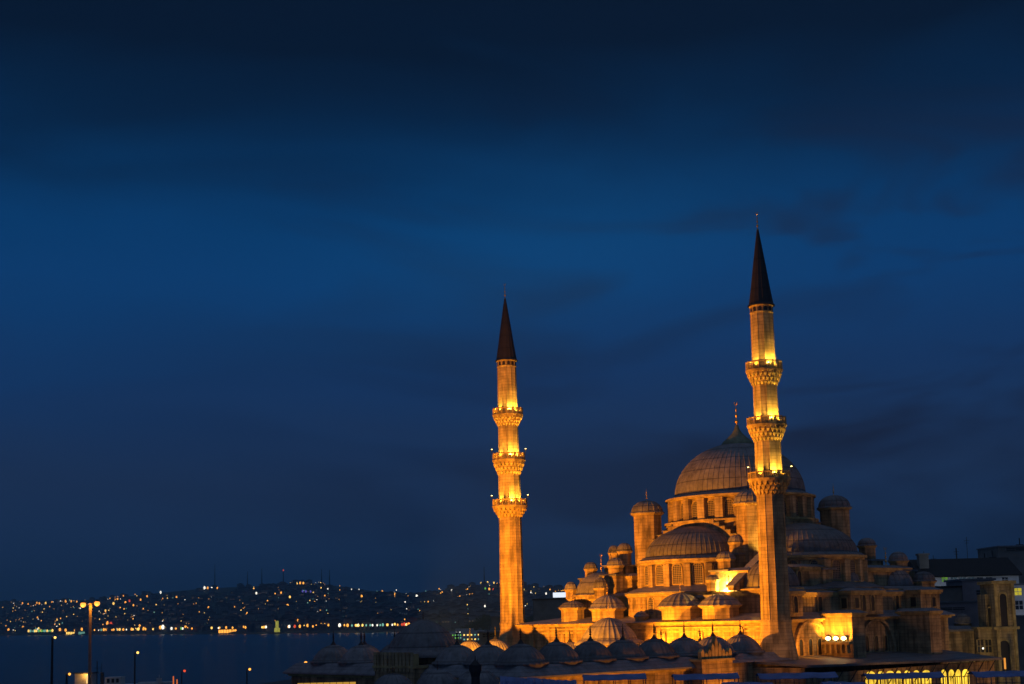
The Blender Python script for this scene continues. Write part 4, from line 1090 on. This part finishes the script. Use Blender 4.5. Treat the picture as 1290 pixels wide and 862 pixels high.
# tall thin orange lamp
pp = WP(1258, 860, 186); spot('portal_light', (pp.x, 186, 7.5), WP(1264, 770, 206), 3400, (1, .68, .3), 70, .8, .4)
pp = WP(1225, 800, 262); point('house_fill_light', (pp.x, 268, 12), 2800, (.8, .9, 1.0), .4)  # added cool fill, no lamp here: brightens the tiled house front
pp = WP(1296, 800, 232); point('house_fill_light', (pp.x, 240, 13), 330, (.9, .92, 1.0), .4)  # weaker added fill for the pale house wall, no lamp here
p0, p1 = WP(1265.5, 829, 196), WP(1265.5, 843, 196)
lt = thing('lamp_tube', 'slim upright glowing orange lamp before the portal door', 'lamp', (p0.x, 196, GZ))
MB().tube((0, 0, 0), (0, 0, p1.z - GZ), .07).build('post', 'iron', lt); MB().tube((0, 0, p1.z - GZ), (0, 0, p0.z - GZ), .13).build('tube', emit('orange_tube', (1, .36, .04), .8), lt)
p0 = WP(1239, 817, 206); wm = thing('wall_lamp', 'tiny white lamp on the portal wing', 'lamp', (p0.x, 206.2, p0.z)); MB().ball((0, 0, 0), .14, 8).build('bulb', 'e_white', wm); MB().tube((0, 0, 0), (0, .75, .1), .03).build('arm', 'iron', wm)

# ------------------------------------------------------------------ quayside on the left
p = WP(114, 760, 180)
sl = thing('street_lamp', 'tall twin headed street lamp glowing orange above the quay', 'street lamp', (p.x, 180, GZ))
h = p.z - GZ
MB().tube((0, 0, 0), (0, 0, h), .26, .15, 10).build('pole', plain('galvanised_pole', (.17, .15, .13), .6, 0, .2), sl)
for s in (-1, 1):
    MB().path([(0, 0, h - .25), (s * .5, 0, h + .02 + .06 * s), (s * .72, -.05, h + .08 + .06 * s)], .06).build('arm', 'iron', sl)
    hd = MB().ball((s * .88, -.08, h + .16 + .06 * s), .34, 10, .45).build('lamp_head', 'iron', sl)
    MB().ball((s * .88, -.16, h - .12 + .06 * s), .36, 12, .95).build('bulb', 'e_sodium', hd)
    point('street_lamp_light', (p.x + s * .88, 180 - .5, p.z - .45), 420, SOD, .2)
for px, yt, Y, th, mat, lab in ((66, 803, 285, .30, 'e_yellow', 'tall dark quay lamp post left of the twin headed lamp'), (170, 822, 285, .2, 'e_yellow', 'slim quay lamp post right of the moored ship'),
                                (311, 843, 285, .16, 'e_orange', 'short lamp post standing alone on the right of the quay'), (229, 845, 285, .14, 'e_red', 'thin lamp post with a reddish light'), (84, 849, 270, .28, 'e_orange', 'short thick post lit orange left of the ship'),
                                (381, 835, 250, .12, 'e_orange', 'lamp post with one orange light beside the arcade corner')):
    p = WP(px, yt, Y); h = p.z - GZ
    o = thing('quay_lamp', lab, 'lamp post', (p.x, Y, GZ), 0, 'lamp posts along the quay')
    MB().tube((0, 0, 0), (0, 0, h), th, th * .7, 8).build('pole', 'iron', o); hd = MB().tube((0, 0, h - .1), (.55, -.1, h + .1), .07).ball((.6, -.1, h + .15), .24, 8, .5).build('lamp_head', 'iron', o)
    MB().ball((.6, -.2, h - .05), .26 if px != 381 else .3, 8).build('bulb', mat, hd)
for px, yt, lab in ((218.5, 852, 'taller orange glowing mooring beacon'), (223, 856, 'shorter orange glowing mooring beacon')):
    p = WP(px, yt, 285); o = thing('beacon', lab, 'beacon', (p.x, 285, GZ), 0, 'orange beacons on the quay'); h = p.z - GZ
    MB().tube((0, 0, 0), (0, 0, h - 2.4), .12).build('post', 'iron', o); MB().tube((0, 0, h - 2.4), (0, 0, h), .16, .12).build('tube', emit('beacon_orange', (1, .2, .03), .7), o)
p = WP(200.5, 850, 285); o = thing('radar_mast', 'small pale radar mast by the orange beacons', 'mast', (p.x, 285, GZ)); h = p.z - GZ
MB().tube((0, 0, 0), (0, 0, h), .1, .05).build('mast', 'hull', o); MB().box(-.5, .5, -.2, .2, h - 1.6, h - .7).tube((0, 0, h - 3.2), (0, 0, h - 1.4), .42).build('scanner', 'hull', o)
# moored passenger ship, only its upper works above the frame's edge
p = WP(110, 862, 330)
bo = thing('ship', 'moored ship with an orange lit wheelhouse and pale upper deck', 'ship', (p.x, 330, 0))
MB().prism([(-14, -2.6), (20, -2.6), (24, 0), (20, 2.6), (-14, 2.6)], -1, 2.4, [(-14.4, -3), (20.6, -3), (25.5, 0), (20.6, 3), (-14.4, 3)]).build('hull', 'hull_dark', bo)
zd = p.z
MB().box(-8, 17, -2.5, 2.5, 2.403, zd - .2).build('deckhouse', 'hull', bo)
zw0, zw1 = WP(110, 861, 330).z, WP(110, 847, 330).z
wh = MB().box(-2.3, 1.5, -2, 2, zd - .197, zw1 - .25).build('wheelhouse', 'hull', bo); MB().box(-2.7, 1.9, -2.4, 2.4, zw1 - .247, zw1).build('wheelhouse_roof', 'hull_dark', wh)
MB().box(.35, 1.2, -2.05, -2.003, zd + .2, zw1 - .5).build('window', emit('wheelhouse_light', (1, .62, .22), 1.1, True), wh)
point('deck_lamp', (p.x + .2, 327, zw1 - .6), 160, (1, .45, .07), .2)
zu = WP(135, 853, 330).z
MB().box(4.5, 8.2, -1.8, 1.8, zd - .197, zu).build('upper_cabin', 'hull', bo)
for k in range(3): MB().box(5.0 + k * 1.05, 5.6 + k * 1.05, -1.86, -1.803, zd + .25, zu - .35).build('porthole', 'glass', bo)
zm = WP(121, 833, 330).z
MB().tube((2.2, 0, zd - .2), (2.2, 0, zm), .12).tube((1.6, 0, zm - 1.6), (3.3, 0, zm - 1.6), .06).tube((3.2, 0, zm - 2.5), (3.2, 0, zm - .5), .06).build('mast', 'iron', bo)
MB().ngon(3.4, 0, .4, zd - .2, WP(128, 847, 330).z, 10).build('funnel', 'hull_dark', bo)
MB().box(12, 20, -1.5, 1.5, zd - .197, WP(180, 859.5, 330).z).build('aft_cabin', 'hull', bo)

# ------------------------------------------------------------------ middle distance behind the farther minaret
o, Y, c_, hw, h, a = slab('grey_building', 'plain grey block standing behind the foot of the farther minaret', 619, 642, 776, 300, 10, 'plaster_dun')
o, Y, c_, hw, h, a = slab('grey_building', 'long low grey building lower left of the farther minaret', 603, 660, 795, 270, 10, 'plaster_dun')
bwin(o, Y, c_, 612, 798, 803, 1.2, 'dark', frame='plaster_dun'); bwin(o, Y, c_, 621, 798, 803, 1.2, 'dark', frame='plaster_dun')
p0, p1 = WP(697, 753, 430), WP(717, 746, 430)
bb = thing('office_building', 'dark flat building carrying the lit white board', 'building', (p0.x + 3, 436, GZ)); MB().box(-9, 8, -4, 8, 0, p0.z - GZ - .6).build('wall', 'plaster_dun', bb); MB().box(-9.3, 8.3, -4.3, 8.3, p0.z - GZ - .597, p0.z - GZ - .2).build('roof', 'lead_dark', bb)
sg = thing('billboard', 'glaring white lit board on a dark rooftop beside the corner dome', 'billboard', ((p0.x + p1.x) / 2, 433, p0.z - .2))
hw = (p1.x - p0.x) / 2; MB().box(-hw, hw, -.3, 0, .25, p1.z - p0.z + .2).build('panel', 'e_board', sg); MB().box(-hw - .1, hw + .1, .003, .25, .15, p1.z - p0.z + .3).tube((-hw * .6, .1, 0), (-hw * .6, .1, .3), .1).tube((hw * .6, .1, 0), (hw * .6, .1, .3), .1).build('frame', 'iron', sg)


def tree(x, y, h, r, label, seed, group, z0=GZ):
    q = random.Random(seed); o = thing('tree', label, 'tree', (x, y, z0), 0, group)
    tk = MB().tube((0, 0, 0), (.1 * r, 0, h * .5), .06 * r + .1, .05 * r, 7)
    for k in range(5):
        a = q.uniform(0, 6.28); tk.tube((.05 * r, 0, h * (.25 + .06 * k)), (r * .55 * math.cos(a), r * .55 * math.sin(a), h * (.5 + .07 * k)), .035 * r, .012 * r, 5)
    tk.build('trunk', 'bark', o)
    cl_ = [(q.uniform(-.75, .75) * r, q.uniform(-.75, .75) * r, h * q.uniform(.42, .9), r * q.uniform(.25, .5)) for _ in range(16)]
    m = MB()
    for k in range(900):
        cx, cy, cz, cr = q.choice(cl_); d = Vector((q.gauss(0, 1), q.gauss(0, 1), q.gauss(0, .8))).normalized() * cr * q.uniform(.5, 1.05)
        c0 = Vector((cx, cy, cz)) + d; u_ = Vector((q.gauss(0, 1), q.gauss(0, 1), q.gauss(0, 1))).normalized(); w_ = u_.orthogonal(); s_ = r * q.uniform(.05, .11)
        m.add([c0 + u_ * s_, c0 + w_ * s_ * .6, c0 - u_ * s_, c0 - w_ * s_ * .6], [[0, 1, 2, 3]])
    m.build('crown', 'leaf', o)


k = 0
for px, yt, Y in ((584, 789, 1340), (592, 784, 1330), (600, 780, 1350), (608, 777, 1370), (616, 775, 1380), (625, 776, 1390), (660, 777, 1400), (670, 775, 1395), (680, 776, 1410), (596, 788, 1345), (612, 785, 1360), (690, 773, 1420), (702, 771, 1430), (712, 772, 1425)):
    p = WP(px, yt, Y); z0 = GZ
    tree(p.x, Y, p.z - GZ, (p.z - GZ) * .42, 'dark tree in the park on the point beyond the farther minaret', 50 + k, 'park trees on the point'); k += 1
# lit ferries at the point
fz = None
for i, (px, y, w, lab, mt) in enumerate(((586, 796.5, 9, 'lit ferry with white deck lights at the point', 'e_white'), (576, 802, 7, 'smaller ferry with greenish deck lights', 'e_green'), (597, 800, 9, 'lit ferry with yellow deck lights left of the farther minaret', 'e_yellow'))):
    Y = 1180 - i * 90; p = WP(px, y, Y); o = thing('ferry', lab, 'ferry', (p.x, Y, 0), 0, 'ferries at the point'); L_ = w
    MB().prism([(-L_, -2.5), (L_, -2.5), (L_ + 3, 0), (L_, 2.5), (-L_, 2.5)], -.5, 2.2).build('hull', 'hull_dark', o)
    zt = max(7.0, p.z + 3); MB().box(-L_ * .9, L_ * .8, -2.2, 2.2, 2.203, zt).build('cabin', 'hull', o)
    for dk in range(2):
        for k2 in range(6):
            x = -L_ * .8 + k2 * L_ * .28; MB().box(x, x + L_ * .11, -2.3, -2.203, 3.2 + dk * (zt - 3.5) / 2, 4.1 + dk * (zt - 3.5) / 2).build('window', mt if (k2 + dk) % 4 else 'e_teal', o)

# ------------------------------------------------------------------ the far shore: houses and lights
hproto = []
for k in range(4):
    w_, d_, h_ = ((11, 9, 9), (15, 10, 13), (9, 9, 7), (18, 11, 17))[k]
    m = MB().box(-w_ / 2, w_ / 2, 0, d_, -6, h_, 0).extrude([(-w_ / 2 - .5, h_), (0, h_ + 2.6), (w_ / 2 + .5, h_)], lambda a, z, d: (a, d, z), -.4, d_ + .4, 1)
    for q in range(3):
        m.box(-w_ * .36 + q * w_ * .27, -w_ * .36 + q * w_ * .27 + 1.6, -.12, -.003, h_ * .55, h_ * .55 + 2.0, 2)
    hproto.append(m)


def hmesh(k, wall, win): return hproto[k].mesh('house', [wall, 'house_roof', win])


HM = [hmesh(k, wl_, wn) for k in range(4) for wl_, wn in (('house_a', 'glass'), ('house_a', 'e_dim'), ('house_b', 'glass'), ('house_a', 'e_dimblue'))]
cand = []
for _ in range(2600):
    px = rnd.uniform(-120, 800); f = rnd.random() ** 1.5 * .92 + .012
    if px < 60 and f > .5 and rnd.random() < .7: continue
    if 215 < px < 300 and f > .6 and rnd.random() < .85: continue
    if 390 < px < 560 and f > .75: continue
    z, x, y = hill_z(px, f); cand.append((y if 0 <= px <= 640 else y + 5000, px, f, x, y, z))
cand.sort()
mass = MB()
for i, (_, px, f, x, y, z) in enumerate(cand):
    k = rnd.randrange(16)
    if i < 290:
        o = bpy.data.objects.new('house', HM[k]); COL.objects.link(o); o.location = (x, y, z - .5); o.rotation_euler = (0, 0, rnd.uniform(-.7, .7) - x / y)
        tag(o, 'small pale house on the lower slopes of the far shore', 'house', 'houses on the far hillside')
    else:
        b = hproto[k // 4]; a = rnd.uniform(-.6, .6); ca, sa = math.cos(a), math.sin(a)
        mi = rnd.choice((0, 0, 1)); wi = rnd.choice((3, 3, 3, 3, 4, 4, 5))
        o0 = len(mass.v); mass.v += [(x + vx * ca - vy * sa, y + vx * sa + vy * ca, z - .5 + vz) for vx, vy, vz in b.v]
        mass.f += [[o0 + q for q in f_] for f_ in b.f]; mass.mi += [(mi, 2, wi)[q] for q in b.mi]; mass.sm += b.sm
tag(mass.build('far_houses', ['house_a', 'house_b', 'house_roof', 'glass', 'e_dim', 'e_dimblue']), 'mass of small houses covering the far hills', 'houses', 'houses on the far hillside', 'stuff')

LM = {}
for c_ in ('orange', 'yellow', 'white', 'teal', 'green', 'red', 'blue'):
    m = MB().tube((0, 0, -6), (0, 0, 0), .3).ball((0, 0, 1.0), 1.0, 8, 1.45, 1); LM[c_] = m.mesh('lamp', ['iron', 'e_' + c_])
nl = 0


def far_light(px, py, colr, size=1.0):
    """stand a lamp on the far slope where the photo shows one"""
    global nl
    f0 = 0.0
    for i in range(200):
        f = i / 199; z, x, y = hill_z(px, f)
        if (z + 7 - HC) / y >= ray(px, py).z * 1.0: f0 = f; break
    else: f0 = 1.0
    z, x, y = hill_z(px, f0)
    o = bpy.data.objects.new('far_lamp', LM[colr]); COL.objects.link(o); o.location = (x, y, z + 7); s_ = size * y / 1350; o.scale = (s_, s_, s_ if True else 1)
    nm = {'orange': 'small orange light on the far shore', 'yellow': 'small yellow light on the far shore', 'white': 'small white light on the far shore', 'teal': 'small pale teal light on the far shore', 'green': 'small green light on the far shore',
          'red': 'small red light on the far shore', 'blue': 'small violet blue light on the far hilltop'}[colr]
    tag(o, nm, 'lamp', colr + ' lights on the far shore'); nl += 1


KN = [(27, 761, 'orange', .8), (34, 762, 'orange', .6), (45, 761, 'orange', .8), (48, 761.5, 'orange', .9), (56, 761, 'yellow', .8), (64, 761, 'orange', 1), (81, 759, 'orange', .9), (86, 757, 'teal', .6), (88, 759, 'orange', .9), (95, 759, 'orange', .8),
      (141, 762, 'yellow', 1.1), (146, 756, 'orange', .8), (161, 759, 'red', 1.2), (156, 761, 'orange', 1), (166, 764, 'orange', .8), (175, 757, 'orange', .9), (200, 748, 'white', 1.2), (183, 752.5, 'orange', .9), (208, 753, 'yellow', .9), (220, 753.5, 'orange', .8),
      (242.5, 757.5, 'orange', .8), (260, 766.5, 'orange', .9), (255, 742.5, 'white', 1.1), (259, 742, 'orange', .9), (264, 742, 'white', 1), (271, 742, 'orange', .9), (320, 749, 'white', 1), (332, 741, 'orange', 1), (334, 758, 'orange', .7), (339, 745, 'orange', .8),
      (127, 770, 'yellow', 1.2), (131, 771, 'yellow', 1), (46, 779, 'orange', .8), (51, 783, 'orange', .7), (87, 791, 'orange', 1), (98, 793, 'orange', .9), (125, 794, 'orange', .9), (134, 788, 'orange', 2.0), (138, 788, 'red', 1.6), (135, 793, 'orange', 1.5),
      (147, 796, 'orange', 1), (174, 790, 'orange', 1.1), (179, 793, 'orange', 1.1), (203, 792.5, 'white', 1.7), (200, 792.5, 'orange', 1.4), (215, 792.5, 'yellow', 1), (219, 793, 'orange', .8), (231, 791, 'orange', .9), (226, 797, 'green', 1.0), (308.5, 775, 'orange', 1.1),
      (264, 787, 'yellow', .9), (264, 796.5, 'yellow', 1), (274, 792, 'orange', .8), (304, 791, 'orange', .9), (309, 791, 'orange', .9), (323, 788.5, 'yellow', .9), (327, 791.5, 'yellow', 1), (332, 795, 'white', 1.1), (345, 789, 'yellow', 1),
      (358, 779.5, 'orange', 1), (359, 766, 'orange', 1.6), (351, 766, 'orange', 1), (362, 754, 'yellow', 1), (351, 748, 'orange', .9), (405, 738, 'orange', .9), (378, 746.5, 'blue', 1), (382, 746.5, 'blue', 1), (388, 746.5, 'blue', 1), (394, 746.5, 'blue', 1), (373, 745, 'orange', .8),
      (363, 736.5, 'yellow', .9), (367, 736.5, 'yellow', .9), (371, 736.5, 'yellow', .9), (375, 736, 'orange', .9), (379, 736.5, 'orange', .9), (393, 760, 'orange', .8), (452, 753, 'orange', 1), (459, 750, 'yellow', 1), (478, 747, 'orange', 1), (494, 750.5, 'orange', 1), (521, 752.5, 'white', 1.2),
      (510, 753, 'orange', .8), (534, 751, 'white', .9), (565, 745, 'white', .8), (575, 753, 'orange', .8), (584, 753, 'white', 1), (593, 763, 'white', 1.1), (602, 763, 'yellow', 1.1), (606, 765, 'white', .8), (593, 747.5, 'orange', .9), (602, 736, 'yellow', .8), (610, 735, 'yellow', .8), (618, 735, 'yellow', .9), (622, 736.5, 'orange', .8),
      (603, 742.5, 'teal', .8), (607, 743, 'green', .8), (612, 743.5, 'orange', .9), (617, 743.8, 'red', .9), (621, 744.5, 'orange', .9), (422, 769.5, 'orange', 1), (480, 770, 'orange', 1), (443, 775, 'yellow', .8), (453, 780, 'red', .8), (372, 783, 'orange', .9), (384, 790, 'orange', 1.2), (403, 786, 'red', .8), (410, 789, 'orange', 1), (430, 789, 'orange', .8),
      (444, 789, 'orange', 1), (458, 788, 'yellow', 1), (468, 785, 'yellow', .9), (475, 787, 'yellow', 1), (493, 788, 'yellow', 1.1), (368, 794, 'red', 1.3), (361, 794, 'white', 1.2), (502, 790.5, 'red', 1.2), (505, 788.5, 'red', 1.3), (510, 788.5, 'red', 1.6), (507, 791, 'white', .9), (424, 794, 'white', 1.5), (434, 793, 'orange', 1.4), (550, 784, 'white', .7), (545, 772, 'yellow', .8),
      (517, 767, 'white', .9), (520, 771, 'yellow', .9), (523, 774, 'yellow', .9), (642, 753, 'white', .9), (664, 748, 'white', .8), (670, 752, 'yellow', 1), (683, 749, 'white', .8), (690, 754, 'orange', .8), (673, 760, 'teal', .8), (698, 757, 'orange', .8), (655, 744, 'yellow', .8), (680, 761, 'white', .7), (688, 744, 'orange', .7)]
for a in KN: far_light(a[0], a[1], a[2], a[3] * rnd.uniform(.75, 1.0))
for k in range(11): far_light(440 + k * 4.3 + rnd.uniform(-1, 1), 793.3 + rnd.uniform(-.4, .4), rnd.choice(('white', 'teal', 'teal', 'yellow')), rnd.uniform(.7, 1.1))
for k in range(16): far_light(36 + k * 1.9 + rnd.uniform(-1, 1), 799.5 + rnd.uniform(-1.2, .2), rnd.choice(('teal', 'teal', 'green', 'yellow')), rnd.uniform(.6, 1.0))
for k in range(14): far_light(118 + k * 4 + rnd.uniform(-2, 2), 798.3 + rnd.uniform(-2.6, .3), rnd.choice(('teal', 'yellow', 'white', 'orange')), rnd.uniform(.5, 1.0))
for k in range(46): far_light(rnd.uniform(10, 520), interp([(0, 799.5), (200, 798), (400, 796), (520, 794)], 300) - rnd.uniform(0, 7) + 1, rnd.choice(('orange', 'orange', 'yellow', 'orange', 'white')), rnd.uniform(.6, 1.1))
more = MB()
for k in range(950):                                                  # the fainter, uncounted sparkle of windows and lamps
    px = rnd.uniform(-60, 760); f = rnd.random() ** 1.25 * .93 + .01
    if 215 < px < 310 and f > .7: continue
    z, x, y = hill_z(px, f); s_ = y / 1500 * rnd.choice((.2, .26, .32, .4, .5, .62))
    more.ball((x, y, z + 9), s_, 6, 1.3, rnd.choice((0, 0, 0, 0, 1, 1, 2, 3)))
tag(more.build('far_lamps', ['e_orange', 'e_yellow', 'e_white', 'e_teal']), 'faint scatter of lights over the far hills', 'lamps', 'fainter lights on the far shore', 'stuff')
# lit waterfront buildings
for a, b, y0, y1, mt, lab in ((83, 97, 796.5, 800, 'e_yellow', 'bright yellow lit waterfront building across the strait'), (98.5, 107, 797, 800, 'e_teal', 'pale teal lit waterfront building right of the yellow one'), (275, 298, 794, 797.5, 'e_orange', 'long orange lit waterfront hall across the strait')):
    r0 = interp(SHO, (a + b) / 2) + 3; p0, p1 = WP(a, y1, r0), WP(b, y0, r0); n = 7; w = (p1.x - p0.x)
    o = thing('waterfront_hall', lab, 'building', ((p0.x + p1.x) / 2, r0, 0)); zt = max(p1.z, 9.0)
    MB().box(-w / 2, w / 2, 0, 16, 0, zt).build('wall', 'house_a', o); MB().box(-w / 2 - 1, w / 2 + 1, -1.5, 17, zt + .003, zt + 1.0).build('roof', 'house_roof', o)
    for k in range(n): MB().box(-w / 2 + w * k / n + .6, -w / 2 + w * (k + 1) / n - .4, -.3, -.003, 2, zt - .8).build('window', mt, o)
p = WP(349, 797, interp(SHO, 349) - 60)
o = thing('lit_tower', 'small yellow green lit tower standing at the far water edge', 'tower', (p.x, p.y, 0))
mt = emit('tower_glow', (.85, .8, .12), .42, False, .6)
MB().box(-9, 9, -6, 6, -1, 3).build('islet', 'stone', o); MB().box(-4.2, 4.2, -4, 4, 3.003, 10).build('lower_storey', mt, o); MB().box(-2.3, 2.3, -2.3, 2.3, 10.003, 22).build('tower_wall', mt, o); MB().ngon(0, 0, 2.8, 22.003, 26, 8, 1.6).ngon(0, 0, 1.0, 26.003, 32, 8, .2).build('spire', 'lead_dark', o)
# transmitter masts on the ridge
for px, yt, lab in ((268, 711, 'tallest thin transmitter mast on the left ridge'), (309, 720, 'faint transmitter mast on the middle ridge, left of a pair'), (327, 716, 'faint transmitter mast on the middle ridge, beside the lit hilltop'), (354, 719, 'mast with a red light left of the violet lights'),
                    (402, 717, 'left mast of the pair on the rounded hill'), (412, 718, 'right mast of the pair on the rounded hill'), (606, 714, 'lone mast on the ridge left of the farther minaret')):
    z, x, y = hill_z(px, 1.0); p = WP(px, yt, y); h = p.z - z
    o = thing('transmitter_mast', lab, 'mast', (x, y, z - 2), 0, 'transmitter masts on the far ridge')
    MB().tube((0, 0, 0), (0, 0, h * .6), 2.2, 1.5, 5).tube((0, 0, h * .6), (0, 0, h + 2), 1.3, .8, 5).build('mast', 'iron', o)
    if px in (354,): MB().ball((0, 0, h + 3), 2.5, 8).build('beacon_light', 'e_red', o)
print('far lamps', nl)

# ------------------------------------------------------------------ evening haze over the strait
hz = bpy.data.materials.new('evening_haze'); hz.use_nodes = True; t = hz.node_tree
for n in list(t.nodes): t.nodes.remove(n)
pv = t.nodes.new('ShaderNodeVolumePrincipled'); pv.inputs['Color'].default_value = (0.30, 0.70, 1.0, 1); pv.inputs['Density'].default_value = 0.00013; pv.inputs['Anisotropy'].default_value = 0.2
om = t.nodes.new('ShaderNodeOutputMaterial'); t.links.new(pv.outputs[0], om.inputs['Volume'])
hb = MB().box(-15500, 15500, -450, 15800, -8, 460)
tag(hb.build('haze', hz), 'thin blue evening haze', None, None, 'stuff')
